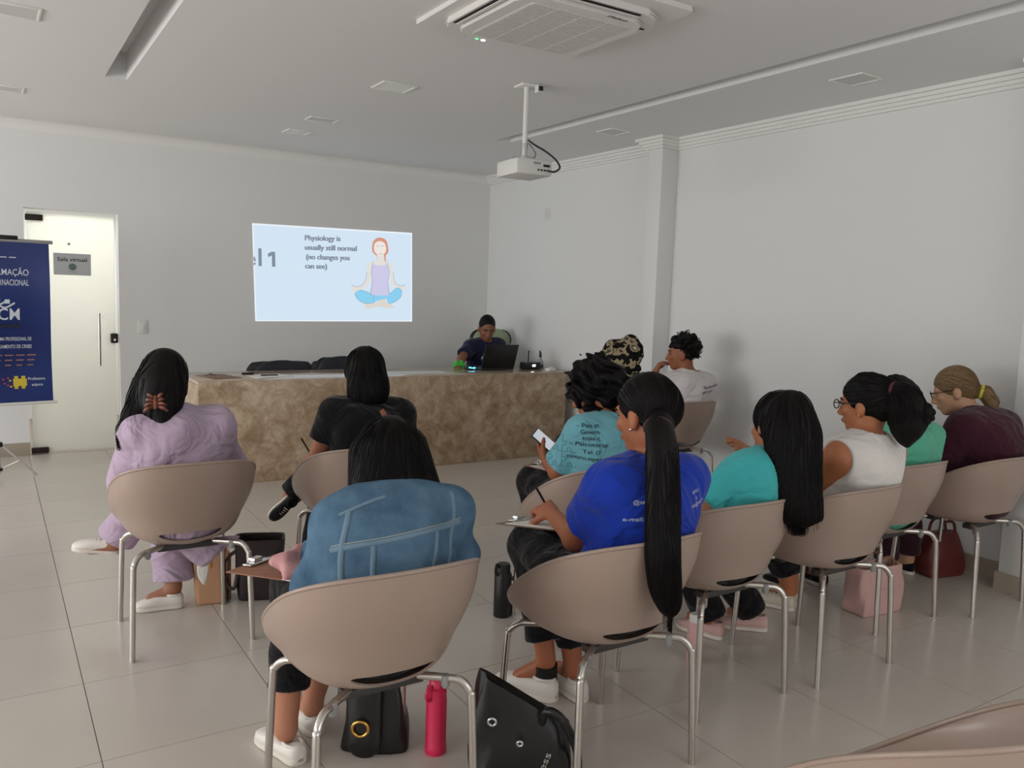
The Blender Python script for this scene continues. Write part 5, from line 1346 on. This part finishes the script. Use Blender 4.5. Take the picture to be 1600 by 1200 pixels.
# spray bottle with liquid
gl = bpy.data.materials.new('bottle_glass'); gl.use_nodes = True
bb_ = gl.node_tree.nodes['Principled BSDF']; bb_.inputs['Base Color'].default_value = (*lin((206, 210, 206)), 1); bb_.inputs['Transmission Weight'].default_value = 0.55; bb_.inputs['Roughness'].default_value = 0.15; bb_.inputs['IOR'].default_value = 1.2
sb_ = empty('spray_bottle', (4.535, 6.60, DZ)); tag(sb_, 'small clear bottle with black nozzle beside the router', 'bottle')
lathe('bottle_body', [(0, 0), (0.03, 0), (0.032, 0.01), (0.032, 0.07), (0.012, 0.105), (0.011, 0.118), (0, 0.118)], gl, sb_)
lathe('label_band', [(0.0325, 0.008), (0.0328, 0.03), (0.0325, 0.045)], M['darkgrey'], sb_)
lathe('nozzle', [(0.013, 0.115), (0.013, 0.135), (0.009, 0.14), (0.008, 0.165), (0.004, 0.17), (0, 0.17)], M['blackplastic'], sb_)
nb_ = empty('napkin_pack', (4.52, 6.40, DZ), 0.2); tag(nb_, 'small white packet at the desk end in front of the router', 'packet')
box('packet', (-0.05, -0.03, 0), (0.05, 0.03, 0.028), M['paper'], nb_, bev=0.008); box('flap', (-0.02, -0.012, 0.028), (0.03, 0.014, 0.036), M['paper'], nb_, bev=0.003)

# chairs behind the desk
def desk_chair(loc, rz, top, w, m, label, edge, hgt=0.42, z0=0.56, name='office_chair'):
    r = empty(name, loc, rz); tag(r, label, 'chair')
    z1 = top; zc = (z0+z1)/2
    P = [ell((0, -0.24, zc), (w/2, 0.035, (z1-z0)/2)), cap((-w/2+0.08, -0.235, z1-0.1), (w/2-0.08, -0.235, z1-0.1), 0.1, 0.1, flat=((0, 1, 0), 3)), cap((-w/2+0.07, -0.235, z0+0.08), (w/2-0.07, -0.235, z0+0.08), 0.08, flat=((0, 1, 0), 3))]
    sdf_obj('backrest', P, 0.009, m, r, k=0.06)
    P2 = [cap((-w/2+0.06, -0.27, z1-0.1), (w/2-0.06, -0.27, z1-0.1), 0.112, flat=((0, 1, 0), 6)), cap((-w/2+0.06, -0.27, z0+0.08), (w/2-0.06, -0.27, z0+0.08), 0.09, flat=((0, 1, 0), 6))]
    sdf_obj('back_shell', P2, 0.009, edge, r, k=0.08)
    sdf_obj('seat', [cap((-w/2+0.09, 0.0, 0.44), (w/2-0.09, 0.0, 0.44), 0.2, flat=((0, 0, 1), 5))], 0.012, m, r)
    tube('back_bar', [(0, -0.27, z0+0.05), (0, -0.26, 0.45), (0, -0.15, 0.39), (0, 0, 0.39)], 0.018, M['blackplastic'], r)
    tube('gas_lift', [(0, 0, 0.09), (0, 0, 0.40)], 0.025, M['blackplastic'], r, smooth_path=False)
    for k in range(5):
        a = k*2*math.pi/5; tube('base_arm', [(0, 0, 0.10), (0.14*math.cos(a), 0.14*math.sin(a), 0.085), (0.22*math.cos(a), 0.22*math.sin(a), 0.06)], [0.022, 0.016], M['blackplastic'], r)
        bm = bmesh.new(); bmesh.ops.create_uvsphere(bm, u_segments=10, v_segments=8, radius=0.028, matrix=Matrix.Translation((0.22*math.cos(a), 0.22*math.sin(a), 0.028))); bm_obj('caster', bm, M['blackplastic'], r, smooth=True)
    return r
navy = mat('navy_upholstery', (26, 29, 38), 0.5)
desk_chair((2.19, 7.0, 0), math.pi, 0.835, 0.43, navy, 'dark navy chair behind the desk, beside the papers', M['blackplastic'])
desk_chair((2.76, 7.0, 0), math.pi, 0.865, 0.43, navy, 'dark navy chair behind the desk middle, partly hidden by black hair', M['blackplastic'])
desk_chair((4.41, 7.22, 0), math.radians(163), 1.12, 0.36, mat('sage_upholstery', (150, 160, 132), 0.55), 'sage green office chair behind the person at the laptop', M['blackplastic'], z0=0.6)

# ---------------------------------------------------------------- man at the desk
nav = cloth_m('navy_polo', (26, 30, 58), fold=0.4)
SKm = skin_m('m', (128, 78, 58))
C = person('person in a navy polo shirt sitting behind the marble desk at a laptop', (4.25, 7.24, 0.0),
    dict(pel=(0.0, -0.02, 0.56), chest=(0.035, 0.06, 0.83), nb=(0.055, 0.13, 1.015), hc=(0.085, 0.195, 1.165), hf=(0.35, 1, -0.5), hu=(0.1, 0.35, 1), sL=(-0.13, 0.09, 0.975), sR=(0.225, 0.11, 0.975), eL=(-0.07, 0.28, 0.84), eR=(0.38, 0.22, 0.86), wL=(0.12, 0.46, 0.80), wR=(0.49, 0.36, 0.785),
         kL=(-0.1, 0.38, 0.5), kR=(0.1, 0.38, 0.5), aL=(-0.1, 0.36, 0.10), aR=(0.1, 0.36, 0.1)),
    SKm, nav, M['pants_black'], h=0.007, sleeve=0.62, bust=False, eyes=True, top_inf=0.014, sleeve_flare=0.016, top_name='polo_shirt', neck_r=0.062, g=1.03, seat_cut=False,
    shoes={'L': ((-0.10, 0.30, 0), (-0.11, 0.54, 0), None, M['pants_black'], WS), 'R': ((0.10, 0.30, 0), (0.11, 0.54, 0), None, M['pants_black'], WS)})
C.root.rotation_euler = (0, 0, math.pi); C.root.location = (4.27, 7.24, 0)
H = C.H
hair_obj(C, [ell(H.p(0, -0.014, 0.036), (0.081, 0.10, 0.094), H.R), ell(H.p(0, -0.06, 0.0), (0.068, 0.05, 0.06), H.R)], M['hair_soft'], h=0.0065, cutr=(0.10, 0.10, 0.125), cuty=0.095, cutz=-0.048, more_subs=[ell(H.p(sx*0.085, 0.0, -0.035), (0.022, 0.035, 0.045), H.R) for sx in (-1, 1)])
nbm = C.j['nb']
cp = [nbm+C.s*0.07*math.sin(a)+C.f*0.062*math.cos(a)*-1+C.u*(0.02-0.02*(1-math.cos(a))) for a in np.linspace(-2.7, 2.7, 17)]
sdf_obj('collar', [cap(cp[i], cp[i+1], 0.022, flat=(nz(cp[i]-nbm)+C.u*0.4, 2.2)) for i in range(16)], 0.006, nav, C.top, k=0.012)
bv = bvh_of(C.top); wi = mat('logo_white', (222, 222, 226), 0.7)
dd = (0, -1, 0)
# chest emblems: white mark and a red and yellow patch
print_on('print', 'PCM', bv, (0.135, 0.4, 0.845), (-1, 0, 0), (0, 0, 1), dd, 0.062, wi, C.top, height=0.035)
print_on('print', 'O', bv, (0.118, 0.4, 0.883), (-1, 0, 0), (0, 0, 1), dd, 0.022, wi, C.top, height=0.022)
ribbon_on('print', [(0.005, 0.4, 0.90), (0.005, 0.4, 0.855)], bv, dd, 0.018, mat('patch_red', (150, 46, 44), 0.7), C.top)
ribbon_on('print', [(-0.016, 0.4, 0.898), (-0.016, 0.4, 0.852)], bv, dd, 0.016, mat('patch_yellow', (214, 200, 120), 0.7), C.top)
ribbon_on('print', [(0.025, 0.4, 0.836), (-0.035, 0.4, 0.83)], bv, dd, 0.006, wi, C.top)

# ================================================================== banner on a tripod
bn = empty('banner_stand', (0.04, 7.17, 0), math.radians(10)); tag(bn, 'blue printed banner hanging on a grey tripod stand beside the door', 'banner')
blm = mat('banner_blue', (30, 54, 124), 0.28, var=(1.6, (24, 38, 92)), spec=0.5)
nbx = 13; V = []; F = []
ZT, ZB = 1.765, 0.57
for i in range(nbx):
    for jz in range(25):
        x = -0.365+0.73*i/(nbx-1); tz = jz/24; z = ZB+(ZT-ZB)*tz
        y = 0.012*math.sin(x*7)*math.sin(tz*3.1)+0.01*math.sin(tz*6.3)
        V.append((x*(1+0.012*(1-tz)), y-0.03, z))
for i in range(nbx-1):
    for jz in range(24): F.append((i*25+jz, (i+1)*25+jz, (i+1)*25+jz+1, i*25+jz+1))
cv = mesh_obj('canvas', V, F, blm, bn, smooth=True)
tube('top_bar', [(-0.385, -0.03, ZT+0.01), (0.39, -0.03, ZT+0.01)], 0.014, M['greyplastic'], bn, smooth_path=False)
tube('bottom_bar', [(-0.385, -0.03, ZB-0.01), (0.395, -0.03, ZB-0.01)], 0.012, M['whiteplastic'], bn, smooth_path=False)
box('hook', (-0.03, -0.045, ZT+0.012), (0.16, 0.0, ZT+0.045), M['blackplastic'], bn, bev=0.006)
box('hook', (-0.03, -0.02, ZT+0.04), (0.02, 0.01, ZT+0.08), M['blackplastic'], bn, bev=0.006)
tube('pole', [(0, 0.02, 0.03), (0, 0.02, ZT+0.05)], 0.014, M['silver'], bn, smooth_path=False)
box('hub', (-0.028, -0.005, 0.235), (0.028, 0.045, 0.27), M['blackplastic'], bn, bev=0.005); box('hub', (-0.024, 0.0, 0.05), (0.024, 0.04, 0.075), M['blackplastic'], bn, bev=0.005)
for a in (-20, 100, 220):
    ca, sa = math.cos(math.radians(a)), math.sin(math.radians(a))
    lg = tube('leg', [(0.02*ca, 0.02+0.02*sa, 0.25), (0.25*ca, 0.02+0.25*sa, 0.008)], 0.009, M['silver'], bn, smooth_path=False, seg=8)
    tube('brace', [(0.01*ca, 0.02+0.01*sa, 0.065), (0.14*ca, 0.02+0.14*sa, 0.125)], 0.006, M['silver'], lg, smooth_path=False, seg=6)
bvb = bvh_of(cv); wb = mat('banner_white', (214, 222, 232), 0.6)
def bt(s_, z, w, hgt, m=wb, xc=0.09): print_on('lettering', s_, bvb, (xc-w/2, -0.3, z), (1, 0, 0), (0, 0, 1), (0, 1, 0), w, m, bn, height=hgt, lift=0.002)
bt('FORMAÇÃO', 1.52, 0.27, 0.045); bt('INTERNACIONAL', 1.445, 0.27, 0.043)
bt('PROGRAMA PROFISSIONAL DE', 1.035, 0.29, 0.026); bt('GERENCIAMENTO DE CRISES', 0.978, 0.29, 0.026)
bt('PCM', 1.19, 0.19, 0.085, xc=0.065)
for (px, pz, rr) in ((0.08, 1.325, 0.017), (0.02, 1.335, 0.014), (-0.03, 1.315, 0.012)):
    ribbon_on('figure_mark', [(px-rr, -0.3, pz), (px+rr, -0.3, pz)], bvb, (0, 1, 0), rr*2, wb, bn)
    ribbon_on('figure_mark', [(px-0.05, -0.3, pz-0.03), (px-0.01, -0.3, pz-0.045), (px+0.05, -0.3, pz-0.01)], bvb, (0, 1, 0), 0.014, wb, bn)
box('caption_bar', (-0.06, -0.0445, 1.135), (0.16, -0.0435, 1.155), mat('caption_dark', (26, 28, 40), 0.6), bn)
orm = mat('banner_orange', (150, 110, 100), 0.6)
for q, z in enumerate((0.925, 0.888, 0.85)):
    for i in range(7):
        x0 = -0.24+0.074*i; ribbon_on('small_print', [(x0, -0.3, z), (x0+0.058-0.01*((i*3+q) % 3), -0.3, z)], bvb, (0, 1, 0), 0.011, orm, bn)
for i in range(6): ribbon_on('small_print', [(-0.2+0.06*i, -0.3, 1.65), (-0.155+0.06*i, -0.3, 1.65)], bvb, (0, 1, 0), 0.008, wb, bn)
ym = mat('banner_yellow', (214, 190, 60), 0.6); rm = mat('banner_red', (196, 70, 60), 0.6)
ribbon_on('puzzle_mark', [(0.105, -0.3, 0.72), (0.195, -0.3, 0.72)], bvb, (0, 1, 0), 0.06, ym, bn)
for dx, dz, w_, h_ in ((0.075, 0.757, 0.026, 0.024), (0.122, 0.757, 0.026, 0.024), (0.075, 0.683, 0.026, 0.024), (0.122, 0.683, 0.026, 0.024)):
    ribbon_on('puzzle_mark', [(dx+0.05-w_/2, -0.3, dz), (dx+0.05+w_/2, -0.3, dz)], bvb, (0, 1, 0), h_, ym, bn)
for dx, dz in ((0.035, 0.735), (0.02, 0.70), (0.04, 0.69), (0.0, 0.715), (-0.01, 0.745), (0.022, 0.755)):
    ribbon_on('puzzle_dot', [(dx+0.043, -0.3, dz), (dx+0.057, -0.3, dz)], bvb, (0, 1, 0), 0.013, rm if dx < 0.03 else ym, bn)
bt('Professora', 0.735, 0.115, 0.021, xc=0.262); bt('atípica', 0.69, 0.075, 0.02, xc=0.265)

# ================================================================== bags, bottles and small things on the floor
def soft_bag(root, name, w, d, h, m, top_w=None, top_d=None, open_top=False, bulge=0.02, seed=1, r=0.3, amp=0.004, slope=0.0, inner=None):
    """lofted soft bag standing on z=0"""
    rg = np.random.default_rng(seed); NS, NA = 14, 40
    top_w = top_w or w; top_d = top_d or d; V = []; F = []
    ph = rg.random(6)*6.28
    prof = [(0.0, 0.86), (0.012, 0.97), (0.04, 1.0)]+[(t, 1.0) for t in np.linspace(0.1, 0.97, NS-4)]+[(1.0, 0.985)]
    for k, (t, sc) in enumerate(prof):
        ww = w+(top_w-w)*t+bulge*math.sin(math.pi*t); dd_ = d+(top_d-d)*t+bulge*math.sin(math.pi*t)
        for i in range(NA):
            a = 2*math.pi*i/NA; c, s_ = math.cos(a), math.sin(a)
            x = ww/2*sc*np.sign(c)*abs(c)**r; y = dd_/2*sc*np.sign(s_)*abs(s_)**r
            q = 1+amp/0.1*math.sin(3*a+ph[0]+5*t)*t+amp/0.15*math.sin(5*a+ph[1]-7*t)
            z = h*t*(1+slope*x/w*t)
            V.append((x*q, y*q, z))
    n = len(prof)
    for k in range(n-1):
        for i in range(NA): F.append((k*NA+i, k*NA+(i+1) % NA, (k+1)*NA+(i+1) % NA, (k+1)*NA+i))
    F.append(tuple(range(NA-1, -1, -1)))
    if not open_top: F.append(tuple((n-1)*NA+i for i in range(NA)))
    else:
        b0 = len(V)
        for t, sc in ((0.99, 0.93), (0.8, 0.9), (0.3, 0.85)):
            for i in range(NA):
                p = V[(n-1)*NA+i]; V.append((p[0]*sc, p[1]*(sc-0.03), p[2]*t))
        for i in range(NA): F.append(((n-1)*NA+i, (n-1)*NA+(i+1) % NA, b0+(i+1) % NA, b0+i))
        for k in range(2):
            for i in range(NA): F.append((b0+k*NA+i, b0+k*NA+(i+1) % NA, b0+(k+1)*NA+(i+1) % NA, b0+(k+1)*NA+i))
        F.append(tuple(b0+2*NA+i for i in range(NA)))
    o = mesh_obj(name, V, F, m, root); auto_smooth(o, 0.9); return o
# tan tote
tn = mat('tan_leather', (196, 150, 116), 0.45, bump=(60, 0.1, 0.003)); tnd = mat('brown_leather', (104, 64, 52), 0.5)
r = empty('tote_bag', (0.86, 3.965, 0), math.radians(-8)); tag(r, 'small tan leather tote bag standing under the chair with lilac clothing', 'bag')
soft_bag(r, 'bag_body', 0.13, 0.14, 0.25, tn, top_w=0.17, open_top=True, bulge=0.0, r=0.22, amp=0.002)
box('side_panel', (0.075, -0.065, 0.01), (0.09, 0.065, 0.225), tnd, r, bev=0.004)
box('tag', (-0.012, -0.076, 0.18), (-0.002, -0.073, 0.225), M['gold'], r)
# dark tote with strap
dkm = mat('dark_brown_leather', (42, 32, 32), 0.5, bump=(40, 0.1, 0.003))
r = empty('tote_bag', (1.075, 3.90, 0), math.radians(-20)); tag(r, 'dark brown open tote bag with a strap on the floor beside the tan tote', 'bag')
soft_bag(r, 'bag_body', 0.19, 0.12, 0.30, dkm, top_w=0.235, top_d=0.14, open_top=True, bulge=0.0, r=0.35, amp=0.003)
tube('strap', [(-0.10, -0.05, 0.25), (-0.15, -0.06, 0.2), (-0.145, -0.07, 0.10), (-0.11, -0.065, 0.07), (-0.095, -0.055, 0.14)], 0.009, mat('strap_brown', (62, 46, 42), 0.5), r)
# black handbag with gold ring
bl = mat('black_leather', (17, 17, 18), 0.35, bump=(50, 0.12, 0.003))
r = empty('handbag', (1.045, 2.40, 0), math.radians(-33)); tag(r, 'black leather handbag with a round gold ring on the floor under the denim jacket chair', 'bag')
soft_bag(r, 'bag_body', 0.22, 0.12, 0.23, bl, top_w=0.15, top_d=0.06, bulge=0.012, r=0.45, amp=0.004, seed=4)
sdf_obj('flap', [cap((-0.025, -0.075, 0.05), (-0.03, -0.055, 0.21), 0.055, 0.06, flat=((0, 1, 0), 4))], 0.006, bl, r)
torus_obj('ring', (-0.035, -0.091, 0.105), (0, 1, 0.08), 0.026, 0.0055, M['gold'], r)
for y in (-0.02, 0.02): tube('handle', [(-0.06, y, 0.21), (-0.05, y*1.5, 0.28), (0.02, y*1.6, 0.30), (0.07, y*1.5, 0.27), (0.07, y, 0.21)], 0.007, bl, r)
# big black bag
r = empty('shoulder_bag', (1.345, 1.985, 0), math.radians(-36)); tag(r, 'large slouching black shoulder bag with silver eyelets on the floor beside the pink bottle', 'bag')
bo = soft_bag(r, 'bag_body', 0.30, 0.13, 0.285, bl, top_w=0.27, top_d=0.05, bulge=0.02, r=0.5, amp=0.006, seed=8, slope=-0.6)
torus_obj('eyelet', (-0.085, -0.076, 0.235), (0, 1, 0.15), 0.012, 0.004, M['silver'], r); torus_obj('eyelet', (0.0, -0.08, 0.175), (0, 1, 0.1), 0.008, 0.0035, M['silver'], r)
tube('shoulder_strap', [(0.06, -0.02, 0.20), (0.075, -0.05, 0.265), (0.12, -0.06, 0.25), (0.17, -0.05, 0.15), (0.175, -0.03, 0.04), (0.16, 0.0, 0.012)], 0.013, bl, r)
print_on('lettering', 'Tess', bvh_of(bo), (0.065, -0.3, 0.055), (0.35, 0, 0.94), (-0.94, 0, 0.35), (0, 1, 0), 0.085, M['silver'], r, height=0.02, lift=0.003)
# bottles
def bottle(name, loc, prof, m, label, capm=None, capprof=None, loop=None):
    r = empty(name, loc); tag(r, label, 'bottle')
    lathe('bottle_body', prof, m, r)
    if capprof: lathe('cap', capprof, capm or m, r)
    if loop: tube('carry_loop', loop, 0.006, capm or m, r)
    return r
pkm = mat('hot_pink', (214, 40, 84), 0.4)
bottle('water_bottle', (1.20, 2.27, 0), [(0, 0), (0.033, 0), (0.0355, 0.004), (0.0355, 0.025), (0.034, 0.028), (0.034, 0.185), (0.031, 0.20), (0, 0.20)], pkm, 'bright pink water bottle with a carry loop standing on the floor', pkm, [(0.033, 0.198), (0.033, 0.222), (0.026, 0.226), (0.024, 0.248), (0.02, 0.252), (0, 0.252)], [(-0.028, -0.012, 0.235), (-0.045, -0.02, 0.225), (-0.046, -0.02, 0.20), (-0.033, -0.014, 0.19)])
bkm = mat('black_bottle', (20, 20, 21), 0.45)
bottle('water_bottle', (2.0, 3.15, 0), [(0, 0), (0.038, 0), (0.041, 0.004), (0.041, 0.2), (0.034, 0.215), (0, 0.215)], bkm, 'tall black insulated bottle standing on the floor near the writing person', bkm, [(0.033, 0.21), (0.033, 0.245), (0.028, 0.252), (0, 0.252)], [(-0.03, -0.01, 0.24), (-0.05, -0.02, 0.26), (-0.055, -0.02, 0.225), (-0.04, -0.015, 0.205)])
bottle('water_bottle', (2.455, 2.36, 0), [(0, 0), (0.029, 0), (0.03, 0.004), (0.03, 0.16), (0.024, 0.175), (0, 0.175)], mat('pale_pink_bottle', (214, 168, 164), 0.4), 'pale pink bottle standing on the floor under the turquoise blouse chair', M['whiteplastic'], [(0.025, 0.172), (0.025, 0.20), (0.02, 0.206), (0, 0.206)])
# pink canvas bag
pcm = mat('pink_canvas', (206, 166, 160), 0.85, bump=(30, 0.4, 0.01))
r = empty('canvas_bag', (3.68, 2.36, 0), math.radians(-4)); tag(r, 'dusty pink canvas bag with brown handles on the floor under the mint top chair', 'bag')
soft_bag(r, 'bag_body', 0.29, 0.15, 0.235, pcm, top_w=0.30, top_d=0.11, open_top=True, bulge=0.01, r=0.32, amp=0.006, seed=3)
ribbon_on('seam', [(-0.10, -0.3, 0.02), (-0.095, -0.3, 0.2)], bvh_of(r.children[0]), (0, 1, 0), 0.008, pcm, r); ribbon_on('seam', [(-0.08, -0.3, 0.13), (0.12, -0.3, 0.135)], bvh_of(r.children[0]), (0, 1, 0), 0.008, pcm, r)
hbm = mat('handle_brown', (140, 96, 80), 0.6)
for y in (-0.04, 0.04): tube('handle', [(-0.06, y, 0.22), (-0.045, y*1.1, 0.265), (0.02, y*1.2, 0.28), (0.075, y*1.1, 0.262), (0.08, y, 0.21)], 0.008, hbm, r)
# maroon bag
mbm = mat('maroon_leather', (104, 46, 42), 0.45)
r = empty('handbag', (4.56, 2.53, 0), math.radians(-10)); tag(r, 'maroon leather handbag on the floor by the pillar', 'bag')
soft_bag(r, 'bag_body', 0.29, 0.17, 0.24, mbm, top_w=0.19, top_d=0.07, bulge=0.03, r=0.5, amp=0.004, seed=6)
for y in (-0.03, 0.03): tube('handle', [(-0.07, y, 0.22), (-0.05, y*1.1, 0.29), (0.0, y*1.2, 0.31), (0.05, y*1.1, 0.29), (0.07, y, 0.22)], 0.008, mbm, r)

# ================================================================== things in hands and on laps
bx_, by_ = CH['blue']
clipboard('clipboard', (bx_+0.05, by_+0.36, 0.668), math.radians(20), (math.radians(-6), math.radians(6), 0), 'clipboard with white sheet on the lap of the person writing', (120, 86, 64))
pe = tube('pen', [(0.075, 0.385, 0.70), (0.02, 0.41, 0.80)], 0.0045, M['blackplastic'], None, smooth_path=False); pe.location = (bx_, by_, 0); tag(pe, 'dark pen in the hand of the person in the royal blue shirt', 'pen')
bx_, by_ = CH['puzzle']
clipboard('clipboard', (bx_+0.09, by_+0.30, 0.655), math.radians(15), (0.02, 0.06, 0), 'clipboard with papers on the lap below the white tablet', (150, 112, 96))
tb = empty('tablet', (bx_+0.06, by_+0.385, 0.765)); tb.rotation_euler = (math.radians(40), math.radians(-12), math.radians(40)); tag(tb, 'tablet with a bright white page held by the person in light teal', 'tablet')
box('case', (-0.055, -0.10, -0.004), (0.055, 0.10, 0.004), mat('tablet_case', (58, 44, 42), 0.5), tb, bev=0.003); box('screen', (-0.05, -0.094, 0.0042), (0.05, 0.094, 0.0048), emis('tablet_page', (214, 220, 226), 0.75), tb)
bx_, by_ = CH['denim']
clipboard('clipboard', (bx_-0.13, by_+0.28, 0.645), math.radians(35), (-0.05, 0.05, 0), 'brown clipboard on the lap of the person in denim', (150, 100, 70), papers=False)
r = empty('pink_pouch', (bx_-0.13, by_+0.21, 0.662), math.radians(30)); tag(r, 'crumpled dusty pink pouch on the lap of the person in denim', 'pouch')
sdf_obj('pouch_body', [cap((-0.05, -0.03, 0.022), (0.06, 0.02, 0.03), 0.032, 0.036, flat=((0, 0, 1), 1.4)), ell((-0.03, 0.03, 0.03), (0.05, 0.035, 0.026))], 0.006, mat('pouch_pink', (204, 150, 150), 0.85, bump=(30, 0.5, 0.01)), r, k=0.02, wob=(0.012, 60, 3), planes=[((0, 0, 0), (0, 0, -1))])
box('card', (-0.09, -0.06, 0.002), (-0.02, -0.01, 0.004), M['paper'], r)
bx_, by_ = CH['maroon']
clipboard('clipboard', (bx_+0.03, by_+0.32, 0.66), 0.1, (0, 0, 0), 'clipboard on the lap of the person in maroon', (150, 112, 96))
